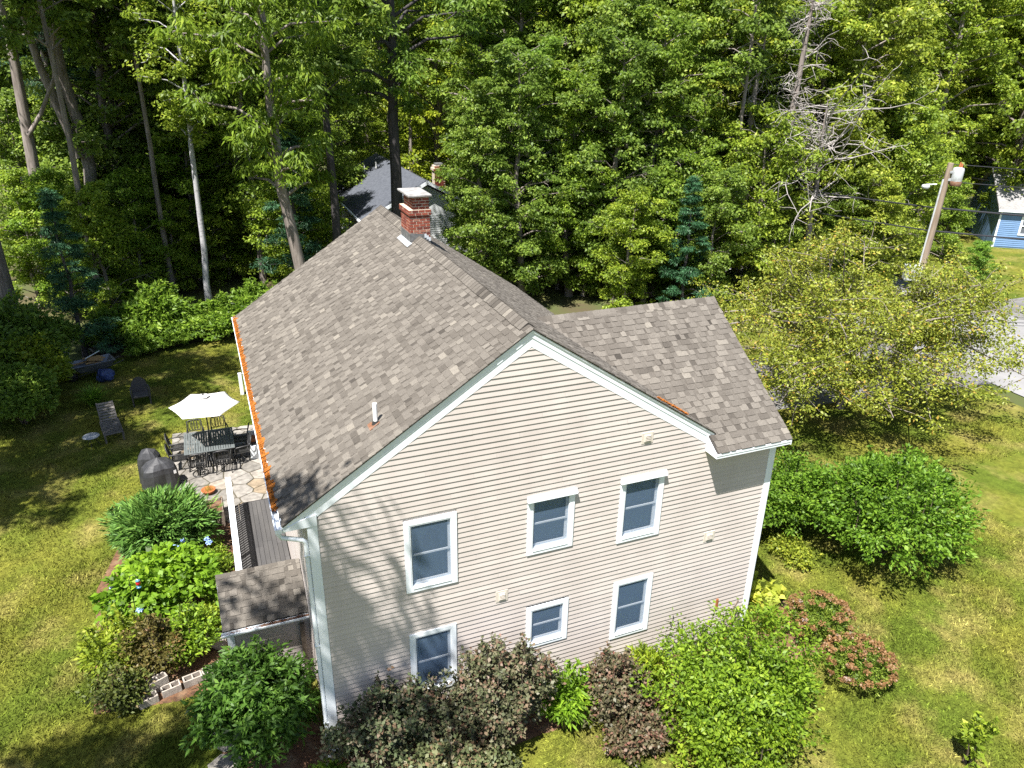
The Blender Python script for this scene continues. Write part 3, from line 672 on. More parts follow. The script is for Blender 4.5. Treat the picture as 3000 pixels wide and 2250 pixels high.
# stepping stones beside the cellar entry
for i, (x, y, r, tn) in enumerate([(-1.95, 2.05, .33, .6), (-1.98, 1.35, .36, .3), (-1.9, 2.75, .30, .8), (-2.05, .65, .33, .5), (-1.9, 3.45, .28, .7)]):
    n = 7; P = [(x+r*pr.uniform(.8, 1.15)*math.cos(6.283*k/n), y+r*1.0*pr.uniform(.8, 1.1)*math.sin(6.283*k/n), G) for k in range(n)]
    o = MB().prism(P, (0, 0, .045)).build('stepping_stone', 'flag', bevel=.012); o.data.attributes['tint'].data.foreach_set('value', np.full(n+2, tn, np.float32))
    tag(o, ('grey-brown stepping stone second closest to the dark shrub', 'dark stepping stone closest but one to the lower edge by the dark shrub', 'tan stepping stone level with the cellar entry ridge', 'stepping stone closest to the dark shrub foot', 'small tan stepping stone nearest the round field stone')[i], 'stone', 'stepping stones by the cellar entry')

# ------------------------------------------------------------------ patio furniture
PZ = G+.03
TX, TY = -1.80, 13.76
tb = thing('patio_table', 'square slatted metal dining table under the white umbrella', 'table', (TX, TY, PZ))
h = .80; tz = PZ+.72
for k in range(19):
    x = TX-h+.05+(2*h-.1)*(k+.5)/19
    bb = MB(); bb.box(x-.031, x+.031, TY-h+.05, TY+h-.05, tz-.012, tz, random.random()); bb.build('slat', 'tabletop', tb)
bb = MB(); bb.box(TX-h, TX+h, TY-h, TY-h+.055, tz-.03, tz+.004); bb.box(TX-h, TX+h, TY+h-.055, TY+h, tz-.03, tz+.004); bb.box(TX-h, TX-h+.055, TY-h+.055, TY+h-.055, tz-.03, tz+.004); bb.box(TX+h-.055, TX+h, TY-h+.055, TY+h-.055, tz-.03, tz+.004)
bb.box(TX-.7, TX+.7, TY-.03, TY+.03, tz-.045, tz-.014); bb.build('frame', 'tabletop', tb, bevel=.008)
for sx in (-1, 1):
    for sy in (-1, 1):
        bb = MB(); bb.tube([(TX+sx*.68, TY+sy*.68, tz-.03), (TX+sx*.66, TY+sy*.66, PZ+.35), (TX+sx*.72, TY+sy*.72, PZ+.01)], [.03, .024, .03], 8); bb.build('leg', 'iron', tb)

um = thing('umbrella', 'white hexagonal patio umbrella over the dining table', 'umbrella', (TX+.04, TY+.02, PZ))
bb = MB(); bb.tube([(TX+.04, TY+.02, PZ), (TX+.045, TY+.01, 2.12)], .022, 10); bb.lathe((TX+.04, TY+.02, PZ), [(.02, .0), (.25, .0), (.25, .05), (.06, .10), (.03, .25)]); bb.build('pole', 'iron', um)
UC = np.array((TX+.045, TY+.01)); UR = 1.14; uz0, uz1 = 1.80, 2.13; a0 = math.radians(172)
rim = [(UC[0]+UR*math.cos(a0-k*math.pi/3), UC[1]+UR*math.sin(a0-k*math.pi/3)) for k in range(6)]
def canopy(r0f, r1f, zt, zb, nm, m_, par, seg=6, sag=.035):
    V = []; F = []; n = 0
    for k in range(6):
        A, B = np.array(rim[k]), np.array(rim[(k+1) % 6]); N_ = 8
        for i in range(seg+1):
            t = r0f+(r1f-r0f)*i/seg
            for j in range(N_+1):
                u = j/N_; p = UC+((A*(1-u)+B*u)-UC)*t; pin = 1-.045*math.sin(math.pi*u)*t; p = UC+(p-UC)*pin
                z = zt+(zb-zt)*((t-r0f)/(r1f-r0f))**1.12 - sag*math.sin(math.pi*u)*t*(1-.35*t)
                V.append((p[0], p[1], z))
        for i in range(seg):
            for j in range(N_): q = n+i*(N_+1)+j; F.append((q, q+1, q+N_+2, q+N_+1))
        n += (seg+1)*(N_+1)
    o = MB().add(V, F, .5, True).build(nm, m_, par); md = o.modifiers.new('s', 'SOLIDIFY'); md.thickness = .004; return o
canopy(.10, 1.0, uz1-.03, uz0, 'canopy', 'canvas', um); canopy(.0, .19, uz1+.035, uz1-.005, 'canopy_vent', 'canvas', um, 3, .0)
bb = MB(); bb.lathe((UC[0], UC[1], uz1+.02), [(.03, 0), (.035, .02), (.025, .05), (.0, .07)], 10); bb.build('finial', 'iron', um)
bb = MB(); bb.ring((UC[0], UC[1], uz1-.022), (.20, 0, 0), (0, .20, 0), .007, 18, 5); bb.build('vent_ring', 'iron', um)
for k in range(6):
    bb = MB(); bb.tube([(UC[0], UC[1], uz1-.05), (rim[k][0], rim[k][1], uz0-.012)], .008, 6); bb.tube([(UC[0], UC[1], uz0-.2), ((UC[0]+rim[k][0])/2, (UC[1]+rim[k][1])/2, (uz0+uz1)/2-.045)], .006, 6); bb.build('rib', 'iron', um)

def make_chair(swivel):
    c = thing('dining_chair', 'x', 'chair', (0, 0, 0))
    bb = MB(); bb.ring((0, 0, .42), (.25, 0, 0), (0, .24, 0), .018, 4, 6)
    bb = MB(); zs = .42
    for s_ in (-1, 1): bb.bar((s_*.24, -.24, zs), (s_*.24, .24, zs), .03, .03); bb.bar((-.24, s_*.24, zs), (.24, s_*.24, zs), .03, .03)
    for k in range(9): x = -.20+k*.05; bb.bar((x, -.23, zs+.004), (x, .23, zs+.004), .022, .012)
    bb.build('seat', 'iron', c, org=(0, 0, 0))
    bb = MB(); yb = -.24; yt = -.36
    bb.tube([(-.24, yb, .40), (-.245, -.30, .66), (-.23, yt, .90), (-.12, yt-.012, .935), (.12, yt-.012, .935), (.23, yt, .90), (.245, -.30, .66), (.24, yb, .40)], .022, 6)
    bb.tube([(-.24, -.275, .56), (.24, -.275, .56)], .011, 6)
    bb.build('back_frame', 'iron', c, org=(0, 0, 0))
    bb = MB()
    for i, x in enumerate((-.135, -.045, .045, .135)):
        bb.ring((x, -.318, .74), (.066, 0, 0), (0, -.055, .165), .012, 14, 5)
    bb.build('back_lattice', 'iron', c, org=(0, 0, 0))
    for s_ in (-1, 1):
        bb = MB(); bb.tube([(s_*.245, -.30, .66), (s_*.27, -.10, .665), (s_*.275, .16, .65), (s_*.265, .22, .60), (s_*.25, .20, .43)], .022, 6); bb.build('arm', 'iron', c, org=(0, 0, 0))
    if swivel:
        bb = MB(); bb.ring((0, 0, .03), (.25, 0, 0), (0, .25, 0), .016, 18, 6)
        for k in range(4): a = math.pi/4+k*math.pi/2; bb.tube([(0, 0, .20), (.12*math.cos(a), .12*math.sin(a), .14), (.25*math.cos(a), .25*math.sin(a), .03)], .014, 6)
        bb.tube([(0, 0, .18), (0, 0, .41)], .032, 8); bb.build('swivel_base', 'iron', c, org=(0, 0, 0))
    else:
        for sx in (-1, 1):
            for sy in (-1, 1):
                bb = MB(); bb.tube([(sx*.235, sy*.235, .42), (sx*.225, sy*.235, .22), (sx*.25, sy*.27, .005)], [.017, .014, .017], 6); bb.build('leg', 'iron', c, org=(0, 0, 0))
    return c
spots = [  # x, y, facing, swivel, label
    (-2.18, 12.82, 0, 1, 'black metal swivel chair at the near table side, closest to the covered grill'),
    (-1.43, 12.80, 0, 0, 'black metal chair at the near table side, closest to the deck railing'),
    (-2.78, 13.42, -90, 0, 'black metal armchair at the lawn side of the table, nearer the grill'),
    (-2.80, 14.22, -90, 0, 'black metal armchair at the lawn side of the table, farther from the grill'),
    (-.83, 13.28, 90, 1, 'black metal swivel chair at the house side of the table, nearer the deck'),
    (-.82, 14.12, 90, 0, 'black metal chair at the house side of the table, farther from the deck'),
    (-2.22, 14.78, 180, 0, 'black metal chair at the far table side, below the umbrella hub'),
    (-1.42, 14.80, 180, 0, 'black metal chair at the far table side with oval lattice back in sun')]
proto = {0: make_chair(0), 1: make_chair(1)}; used = set()
for (x, y, a, sw, lb) in spots:
    o = proto[sw] if sw not in used else copy_tree(proto[sw]); used.add(sw)
    o.location = (x, y, PZ); o.rotation_euler = (0, 0, math.radians(a+random.uniform(-8, 8))); tag(o, lb, 'chair', 'dining chairs around the patio table')

# covered grill and the second covered thing behind it
def covered(name, label, loc, rz, sx, sy, h, seed, peak):
    c = thing(name, label, 'grill', loc, rz); rg = random.Random(seed); n = 28; V = []; rows = 7
    for i in range(rows):
        t = i/(rows-1); z = h*t
        for k in range(n):
            a = 2*math.pi*k/n; ca, sa = math.cos(a), math.sin(a)
            e = (abs(ca)**4+abs(sa)**4)**-.25
            f_ = (1.06-.10*t)*(1+(.07*(1-t)+.02)*math.sin(a*7+seed)+.03*math.sin(a*13+2*seed)); 
            if t > .8: f_ *= 1-.35*(t-.8)/.2
            V.append((sx*ca*e*f_, sy*sa*e*f_, z*(1+.02*math.sin(3*a))))
    V.append((0, 0, h*1.0+peak)); F = [(i*n+k, i*n+(k+1) % n, (i+1)*n+(k+1) % n, (i+1)*n+k) for i in range(rows-1) for k in range(n)]
    MB().add(V, F+[((rows-1)*n+k, (rows-1)*n+(k+1) % n, len(V)-1) for k in range(n)], .5).build('cover', 'cover', c, org=(0, 0, 0))
    return c
g1 = covered('covered_grill', 'barbecue grill under a black vinyl cover at the patio corner', (-3.36, 12.35, G), math.radians(12), .50, .36, .98, 2, .16)
MB().add([(.36, -.400, .62), (.44, -.385, .62), (.44, -.375, .74), (.36, -.390, .74)], [(0, 1, 2, 3)]).build('sticker', 'sticker', g1, org=(0, 0, 0))
covered('covered_smoker', 'slim black-covered smoker standing behind the covered grill', (-3.66, 13.05, G), math.radians(-15), .34, .28, 1.05, 5, .12)

# wooden lounger
lg = thing('sun_lounger', 'weathered slatted wooden lounger on the shaded lawn', 'lounger', (-5.15, 17.2, G), math.radians(11))
for s_ in (-1, 1):
    bb = MB(); bb.bar((s_*.30, -1.0, .30), (s_*.30, .35, .30), .05, .08); bb.bar((s_*.27, .30, .32), (s_*.27, 1.02, .80), .04, .06); bb.build('side_rail', 'greywood', lg, org=(0, 0, 0))
for k in range(9):
    y = -.97+k*.14; bb = MB(); bb.box(-.29, .29, y, y+.085, .345, .365, random.random()); bb.build('slat', 'greywood', lg, org=(0, 0, 0))
for k in range(7):
    t = .06+k*.14; p = np.array((0, .30+.72*t, .35+.48*t)); bb = MB(); bb.obox(p, ((.26, 0, 0), (0, .036, .024), (0, -.006, .009)), random.random()); bb.build('slat', 'greywood', lg, org=(0, 0, 0))
for (x, y) in ((-.29, -.9), (.29, -.9), (-.29, .25), (.29, .25)):
    bb = MB(); bb.box(x-.03, x+.03, y-.03, y+.03, 0, .28); bb.build('leg', 'greywood', lg, org=(0, 0, 0))
bb = MB(); bb.bar((-.26, .85, .68), (-.26, .62, .02), .035, .035); bb.bar((.26, .85, .68), (.26, .62, .02), .035, .035); bb.build('back_prop', 'greywood', lg, org=(0, 0, 0))
st = thing('side_table', 'small round glass-topped garden table beside the lounger', 'table', (-5.68, 16.15, G))
bb = MB(); bb.lathe((0, 0, 0), [(0, .45), (.27, .45), (.28, .44), (.27, .425), (0, .425)], 20); bb.build('tabletop', 'greypanel', st, org=(0, 0, 0))
for k in range(3):
    a = k*2.094+.4; bb = MB(); bb.tube([(.22*math.cos(a), .22*math.sin(a), .43), (.15*math.cos(a), .15*math.sin(a), .2), (.25*math.cos(a), .25*math.sin(a), 0)], .012, 6); bb.build('leg', 'iron', st, org=(0, 0, 0))
# wicker armchair
ac = thing('garden_armchair', 'dark wicker armchair with rounded back standing alone on the lawn', 'chair', (-4.2, 19.5, G), math.radians(186))
bb = MB(); bb.box(-.29, .29, -.26, .28, .34, .42); bb.build('seat', 'wicker', ac, org=(0, 0, 0), bevel=.03)
bb = MB(); n = 12; V = []
for i in range(n+1):
    t = i/n; xx = -.30+.60*t; top = .62+.34*math.sin(math.pi*t)**.6; yy = -.27-.06*math.sin(math.pi*t)
    V += [(xx, yy, .38), (xx, yy-.12, top), (xx, yy-.035, .38), (xx, yy-.155, top)]
F = []
for i in range(n): a = 4*i; e = a+4; F += [(a, e, e+1, a+1), (e+2, a+2, a+3, e+3), (a+1, e+1, e+3, a+3)]
bb.add(V, F).build('backrest', 'wicker', ac, org=(0, 0, 0))
for s_ in (-1, 1):
    bb = MB(); bb.tube([(s_*.30, -.30, .64), (s_*.34, -.05, .62), (s_*.34, .22, .58), (s_*.32, .27, .40), (s_*.31, .27, 0)], .028, 7); bb.build('arm', 'wicker', ac, org=(0, 0, 0))
    bb = MB(); bb.tube([(s_*.28, -.24, .36), (s_*.30, -.28, 0)], .024, 6); bb.build('leg', 'wicker', ac, org=(0, 0, 0))
# wheelbarrow heap
wb = thing('wheelbarrow', 'metal wheelbarrow heaped with tan boards at the shrub edge', 'wheelbarrow', (-6.2, 23.0, G), math.radians(20))
bb = MB(); bb.add([(-.85, -.42, .75), (.85, -.42, .75), (.85, .42, .75), (-.85, .42, .75), (-.5, -.24, .40), (.6, -.24, .40), (.6, .24, .40), (-.5, .24, .40)], [(4, 5, 6, 7), (0, 1, 5, 4), (1, 2, 6, 5), (2, 3, 7, 6), (3, 0, 4, 7)])
o = bb.build('tray', 'zinc', wb, org=(0, 0, 0)); md = o.modifiers.new('s', 'SOLIDIFY'); md.thickness = .02
for k in range(10):
    a = random.uniform(-.5, .5); x, y = random.uniform(-.4, .4), random.uniform(-.22, .22); z = .68+random.uniform(0, .16); l = random.uniform(.25, .42)
    bb = MB(); bb.bar((x-l*math.cos(a), y-l*math.sin(a), z), (x+l*math.cos(a), y+l*math.sin(a), z+random.uniform(-.04, .06)), .13, .025); bb.build('board', 'tan', wb, org=(0, 0, 0))
bb = MB(); bb.tube([(-.2, 0, .9), (.45, .25, 1.02)], .02, 6); bb.build('handle', 'alu', wb, org=(0, 0, 0))
bb = MB(); bb.lathe((0, 0, 0), [(.0, -.05), (.17, -.05), (.2, 0), (.17, .05), (0, .05)], 14)
bb.v = [(x-.8, z, y+.2) for x, y, z in bb.v]; bb.build('wheel', 'iron', wb, org=(0, 0, 0))
for s_ in (-1, 1):
    bb = MB(); bb.tube([(-.8, s_*.10, .2), (.4, s_*.25, .38), (1.2, s_*.30, .58)], .022, 6); bb.tube([(.45, s_*.25, .38), (.5, s_*.28, 0)], .02, 6); bb.build('handle_bar', 'iron', wb, org=(0, 0, 0))
def lump(name, m_, par, c, r, seed, n=14, amp=.25, org=None, kindlabel=None):
    rg = random.Random(seed); V = []; F = []; rows = 8
    for i in range(rows+1):
        ph = math.pi*i/rows
        for k in range(n):
            a = 2*math.pi*k/n; q = 1+amp*(math.sin(a*3+seed)*math.sin(ph*2+seed*.7)+rg.uniform(-.35, .35))*math.sin(ph)
            V.append((c[0]+r[0]*q*math.sin(ph)*math.cos(a), c[1]+r[1]*q*math.sin(ph)*math.sin(a), c[2]+r[2]*q*math.cos(ph)))
    F = [(i*n+k, (i+1)*n+k, (i+1)*n+(k+1) % n, i*n+(k+1) % n) for i in range(rows) for k in range(n)]
    return MB().add(V, F, rg.random()).build(name, m_, par, org=org)
o = lump('tarp_bundle', 'bluetarp', None, (-5.7, 22.4, G+.24), (.36, .30, .30), 4); tag(o, 'crumpled blue tarp bundle on the grass in front of the wheelbarrow', 'tarp')
o = MB().obox((-7.5, 24.2, G+.55), ((.34, .10, 0), (-.03, .10, .55), (.004, -.012, .003))).build('grey_board', 'greypanel'); tag(o, 'flat grey board leaning among shrubs beside the wheelbarrow', 'board')
pb = thing('planter_tub', 'low dark tub of dry brushwood behind the wheelbarrow', 'tub', (-6.1, 26.0, G))
bb = MB(); bb.lathe((0, 0, 0), [(.45, 0), (.62, .42), (.60, .42), (.44, .36), (0, .34)], 18); bb.build('tub', 'iron', pb, org=(0, 0, 0))
for k in range(14): 
    a = random.uniform(-.4, .4); bb = MB(); x, y = random.uniform(-.2, .2), random.uniform(-.25, .25); bb.tube([(x-.45*math.cos(a), y-.4*math.sin(a), .42), (x+.45*math.cos(a), y+.4*math.sin(a), .48+random.uniform(0, .1))], .025, 5); bb.build('stick', 'wood', pb, org=(0, 0, 0))
# white chest by the house end, white post, wooden planter, clay pot
bx = thing('storage_chest', 'white open-topped storage box at the house end of the patio', 'box', (-.36, 13.85, PZ))
bb = MB()
for (a, e, c, d) in ((-.17, .17, -.62, -.57), (-.17, .17, .57, .62), (-.17, -.12, -.57, .57), (.12, .17, -.57, .57)): bb.box(a, e, c, d, 0, .50)
bb.build('side', 'trim', bx, org=(0, 0, 0)); bb = MB(); bb.box(-.12, .12, -.57, .57, .02, .30); bb.build('contents', 'iron', bx, org=(0, 0, 0))
bb = MB(); bb.box(-.12, .12, .1, .5, .30, .36); bb.build('contents', 'terracotta', bx, org=(0, 0, 0))
o = MB().box(-.07, .07, -.07, .07, 0, .95).build('white_post', 'trim', org=(0, 0, 0), bevel=.01); o.location = (-.42, 19.0, G); tag(o, 'short white square post on the lawn beyond the house gutter', 'post')
pl = thing('wooden_planter', 'weathered wooden planter box beside the deck railing', 'planter', (-1.85, 9.85, G))
for k in range(3):
    for y in (-.42, .40): bb = MB(); bb.box(-.24, .24, y, y+.025, .04+k*.155, .18+k*.155, random.random()); bb.build('board', 'wood', pl, org=(0, 0, 0))
    for x in (-.265, .24): bb = MB(); bb.box(x, x+.025, -.42, .425, .04+k*.155, .18+k*.155, random.random()); bb.build('board', 'wood', pl, org=(0, 0, 0))
for (x, y) in ((-.25, -.43), (.25, -.43), (-.25, .43), (.25, .43)): bb = MB(); bb.box(x-.03, x+.03, y-.03, y+.03, 0, .52); bb.build('post', 'wood', pl, org=(0, 0, 0))
bb = MB(); bb.box(-.24, .24, -.4, .4, .05, .40); bb.build('soil', 'mulch', pl, org=(0, 0, 0))
cp = thing('plant_pot', 'low terracotta bowl planter with wispy grass on the flagstones', 'plant pot', (-1.98, 11.45, PZ))
bb = MB(); bb.lathe((0, 0, 0), [(0, 0), (.13, 0), (.21, .12), (.225, .15), (.205, .15), (.19, .11), (0, .11)], 18); bb.build('bowl', 'terracotta', cp, org=(0, 0, 0))
# cinder blocks
bi = 0
for (x, y, z, a, lb) in ((-3.52, 2.92, 0, 18, 'concrete block on the ground, closest to the lawn'), (-3.05, 3.08, 0, 14, 'concrete block second from the lawn in the garden row'), (-2.60, 3.2, 0, 12, 'concrete block third from the lawn in the garden row'), (-2.2, 3.3, 0, 10, 'concrete block nearest the cellar entry in the garden row'), (-3.42, 3.25, .0, 20, 'concrete block tucked behind the first of the garden row'), (-3.3, 3.2, .2, 24, 'hollow concrete block set on top of the garden row')):
    bb = MB(); bb.box(-.2, .2, -.1, -.07, 0, .19); bb.box(-.2, .2, .07, .1, 0, .19)
    for xx in (-.2, -.015, .17): bb.box(xx, xx+.03, -.07, .07, 0, .19)
    o = bb.build('concrete_block', 'block', org=(0, 0, 0), bevel=.004); o.location = (x, y, G+z+.01); o.rotation_euler = (0, 0, math.radians(a)); tag(o, lb, 'concrete block', 'concrete blocks edging the garden')
o = lump('garden_stone', 'rock', None, (-1.98, 4.25, G+.12), (.28, .22, .17), 9); tag(o, 'rounded field stone beside the garden path near the cellar entry', 'stone')
# nectar feeder on a hook
nf = thing('nectar_feeder', 'red and blue glass bird feeder hanging on a garden hook', 'bird feeder', (-3.75, 5.3, G))
bb = MB(); bb.tube([(0, 0, 0), (0, 0, 1.65), (.05, 0, 1.76), (.14, 0, 1.76), (.18, 0, 1.68)], .010, 6); bb.build('hook', 'iron', nf, org=(0, 0, 0))
bb = MB(); bb.lathe((.18, 0, 1.40), [(.0, .18), (.03, .17), (.055, .13), (.05, .08), (.035, .05)], 14); bb.build('bottle', 'redglass', nf, org=(0, 0, 0))
bb = MB(); bb.lathe((.18, 0, 1.37), [(0, .06), (.065, .045), (.07, .025), (.04, .0), (0, 0)], 14); bb.build('tray', 'blueglass', nf, org=(0, 0, 0))
bb = MB(); bb.lathe((.18, 0, 1.57), [(.0, .05), (.05, .02), (.055, .0), (0, 0)], 14); bb.build('cap', 'blueglass', nf, org=(0, 0, 0))
o = MB().lathe((0, 0, .55), [(.001, -.12), (.085, -.085), (.12, 0), (.085, .085), (.001, .12)], 16).tube([(0, 0, 0), (0, 0, .45)], .03, 6).build('gazing_ball', 'blueglass', org=(0, 0, 0)); o.location = (-4.05, 4.6, G); tag(o, 'dark blue gazing ball on a stake among garden leaves', 'ornament')
# broken lattice at the right corner
lt = thing('broken_trellis', 'broken wooden trellis pieces leaning on the siding by the corner', 'trellis', (9.4, -.1, G))
for (p, q, wd, m_) in (((-.35, -.12, .35), (.25, -.04, 1.30), .05, 'wood'), ((-.25, -.16, .30), (.38, -.05, .98), .045, 'wood'), ((-.12, -.2, .25), (.1, -.1, .95), .05, 'terracotta'), ((.12, -.22, .1), (.06, -.12, .9), .05, 'wood'), ((-.3, -.14, .55), (.2, -.18, .82), .04, 'wood')):
    bb = MB(); bb.bar(p, q, wd, .02, (0, 1, 0)); bb.build('lath', m_, lt, org=(0, 0, 0))
bb = MB(); bb.box(-.32, -.26, .055, .075, 1.12, 1.42); bb.build('orange_stake', 'terracotta', lt, org=(0, 0, 0))

# ------------------------------------------------------------------ far house behind the trees, blue house, utility pole
fh = thing('ranch_house', 'white house with shaded dark grey roof half hidden by trees behind the chimney', 'house', (13.0, 44.0, G))
fx0, fx1, fxa, fy0, fy1, fze, fzr = 8.6, 17.3, 12.95, 37.2, 52.2, 2.55, 4.9
bb = MB(); bb.box(9.1, 16.8, 37.6, 51.8, G, 2.5); bb.prism([(9.1, 37.6, 2.5), (16.8, 37.6, 2.5), (12.95, 37.6, 4.6)], (0, 14.2, 0)); bb.build('wall', 'farwall', fh)
for k in range(17):
    z = .2+k*.15; bb = MB(); hw = 3.87 if z < 2.5 else max(.05, 3.87*(1-(z-2.5)/2.1)); bb.add([(12.95-hw, 37.58, z), (12.95+hw, 37.58, z), (12.95+hw, 37.6, z+.15), (12.95-hw, 37.6, z+.15), (12.95-hw, 37.6, z), (12.95+hw, 37.6, z)], [(0, 1, 2, 3), (0, 4, 5, 1)]); bb.build('siding_board', 'farwall', fh)
sf = (fzr-fze)/(fxa-fx0)
bb = MB()
for sg in (-1, 1):
    xe = fxa+sg*(fxa-fx0); bb.prism([(fxa, fy0, fzr), (xe, fy0, fze), (xe, fy0, fze-.12), (fxa, fy0, fzr-.12)], (0, fy1-fy0, 0))
fr = bb.build('roof', 'shadedroof', fh)
bb = MB(); bb.box(8.45, 8.58, fy0, fy1, fze-.16, fze-.04); bb.build('gutter', 'trim', fh)
for (a, e) in ((fx0, fxa), (fx1, fxa)):
    bb = MB(); bb.bar((a, fy0-.02, fze-.05), (e, fy0-.02, fzr-.05), .03, .2, (0, 0, 1)); bb.build('rake_board', 'trim', fh)
for (x, y) in ((11.2, 48.6), (11.9, 47.6)):
    bb = MB(); z = fzr-sf*(fxa-x); bb.tube([(x, y, z-.05), (x, y, z+.5)], .06, 8); bb.build('vent_pipe', 'pvc', fh)
bb = MB(); bb.box(13.75, 14.45, 38.2, 38.9, 3.6, 5.72); bb.box(13.68, 14.52, 38.13, 38.97, 5.40, 5.57)
ch2 = bb.build('chimney', 'mortar', fr)
for r in range(24):
    z = 3.85+r*.078; gx_ = .07 if z > 5.38 and z < 5.52 else 0
    for k in range(3):
        x0 = 13.74-gx_+(.24+.0)*k-(.12 if r % 2 else 0); x1 = min(x0+.225, 14.46+gx_); x0 = max(x0, 13.74-gx_)
        if x1-x0 > .05: MB().box(x0, x1, 38.185-gx_, 38.25, z, z+.064, random.random()).build('brick', 'brick', ch2)
bb = MB(); bb.box(13.85, 14.35, 38.3, 38.8, 5.72, 5.86); bb.build('chimney_cap', 'lead', ch2)

bh = thing('blue_house', 'blue clapboard cottage with grey roof at the right edge beyond the road', 'house', (57.5, 30.0, G))
# its corner nearest the camera side at (54.4, 27.6); walls run +x and +y
import mathutils
ang = math.radians(-36); bc = np.array((54.4, 27.6)); ex = np.array((math.cos(ang), math.sin(ang))); ey = np.array((-ex[1], ex[0]))
def bp(a, b_, z): q = bc+ex*a+ey*b_; return (q[0], q[1], z)
def bquad(mb, a0, a1, z0, z1, off=0., t=.5): return mb.add([bp(a0, -off, z0), bp(a1, -off, z0), bp(a1, -off, z1), bp(a0, -off, z1)], [(0, 1, 2, 3)], t)
bb = MB(); bb.add([bp(0, 0, G), bp(9, 0, G), bp(9, 7, G), bp(0, 7, G), bp(0, 0, 2.6), bp(9, 0, 2.6), bp(9, 7, 2.6), bp(0, 7, 2.6), bp(0, 3.5, 4.9), bp(9, 3.5, 4.9)], [(0, 1, 5, 4), (2, 3, 7, 6), (0, 4, 8, 7, 3), (1, 2, 6, 9, 5)])
bw_ = bb.build('wall', 'bluesiding', bh)
for k in range(19):
    z = G+.1+k*.145
    for (a0, a1) in ([(.12, 1.5), (2.75, 9)] if .65 < z < 2.1 else [(.12, 9)]):
        mb = MB(); mb.add([bp(a0, -.03, z), bp(a1, -.03, z), bp(a1, -.004, z+.147), bp(a0, -.004, z+.147), bp(a0, 0, z), bp(a1, 0, z)], [(0, 1, 2, 3), (4, 5, 1, 0)]); mb.build('siding_board', 'bluesiding', bw_)
bb = MB(); P = [bp(-.25, -.3, 2.47), bp(9.3, -.3, 2.47), bp(9.3, 3.5, 5.0), bp(-.25, 3.5, 5.0)]; bb.prism(P, (0, 0, .12)); P = [bp(-.25, 7.3, 2.47), bp(-.25, 3.5, 5.0), bp(9.3, 3.5, 5.0), bp(9.3, 7.3, 2.47)]; bb.prism(P, (0, 0, .12)); bb.build('roof', 'greyroof', bh)
bb = MB(); bb.prism([bp(-.25, -.34, 2.40), bp(9.3, -.34, 2.40), bp(9.3, -.30, 2.40), bp(-.25, -.30, 2.40)], (0, 0, .17)); bb.build('fascia', 'trim', bh)
bb = MB(); bb.prism([bp(-.01, -.04, G), bp(.12, -.04, G), bp(.12, 0, G), bp(-.01, 0, G)], (0, 0, 2.7)); bb.build('corner_board', 'trim', bh)
bb = MB()
for (a0, a1, z0, z1) in ((1.5, 1.64, .7, 2.1), (2.61, 2.75, .7, 2.1), (1.64, 2.61, 1.97, 2.1), (1.64, 2.61, .7, .82), (1.64, 2.61, 1.36, 1.42)):
    bb.prism([bp(a0, -.07, z0), bp(a1, -.07, z0), bp(a1, 0, z0), bp(a0, 0, z0)], (0, 0, z1-z0))
for k in range(1, 5): a = 1.64+.97*k/5; bb.prism([bp(a-.012, -.05, 1.42), bp(a+.012, -.05, 1.42), bp(a+.012, -.02, 1.42), bp(a-.012, -.02, 1.42)], (0, 0, .55))
bwn = bb.build('window', 'trim', bh)
for (z0, z1) in ((.82, 1.36), (1.42, 1.97)): bquad(MB(), 1.64, 2.61, z0, z1, .015).build('pane', 'room', bwn)

up_ = thing('utility_pole', 'leaning wooden utility pole with transformer and white meter box', 'utility pole', (31.8, 15.0, G))
PX, PY = 31.8, 15.0
bb = MB(); bb.tube([(PX, PY, G), (PX+.10, PY-.05, 4.), (PX+.22, PY-.12, 8.35)], [.17, .155, .13], 12); bb.build('pole', 'pole', up_)
bb = MB(); bb.tube([(PX-.17, PY+.05, G), (PX-.05, PY+.02, 4.), (PX+.06, PY-.05, 7.6)], .045, 8); bb.build('conduit', 'galv', up_)
bb = MB(); bb.lathe((PX+.48, PY-.40, 7.35), [(0, 0), (.22, 0), (.25, .05), (.25, .72), (.22, .8), (.08, .84), (.0, .85)], 16); tf = bb.build('transformer', 'galv', up_)
bb = MB(); bb.lathe((PX+.48, PY-.40, 7.33), [(0, 0), (.235, 0), (.26, .03), (.26, .20), (.25, .22)], 16); bb.build('rusty_base', 'rust', tf)
bb = MB(); bb.tube([(PX+.45, PY-.45, 8.2), (PX+.45, PY-.45, 8.42)], [.06, .03], 8); bb.tube([(PX+.6, PY-.42, 8.1), (PX+.62, PY-.42, 8.35)], [.06, .03], 8); bb.build('bushing', 'terracotta', tf)
bb = MB(); bb.box(PX+.15, PX+.50, PY-.30, PY-.12, 7.55, 7.65); bb.box(PX+.15, PX+.50, PY-.30, PY-.12, 7.9, 8.0); bb.build('bracket', 'galv', up_)
bb = MB(); bb.tube([(PX-.10, PY+.1, 7.35), (PX-.42, PY+.42, 7.3)], .03, 6); bb.lathe((PX-.42, PY+.42, 7.12), [(0, .2), (.16, .17), (.2, .08), (.14, .0), (0, 0)], 12); bb.build('street_lamp', 'galv', up_)
bb = MB(); bb.obox((PX-.32, PY+.12, 3.05), ((.30, -.22, 0), (.16, .22, 0), (0, 0, .36))); bb.build('meter_box', 'galv', up_, bevel=.02)
def wire(label, p, q, sag, r):
    n = 14; P = [np.array(p)*(1-i/n)+np.array(q)*(i/n)-np.array((0, 0, sag*4*(i/n)*(1-i/n))) for i in range(n+1)]
    o = MB().tube(P, r, 5).build('power_line', 'wire'); tag(o, label, 'power line', 'overhead lines on the utility pole')
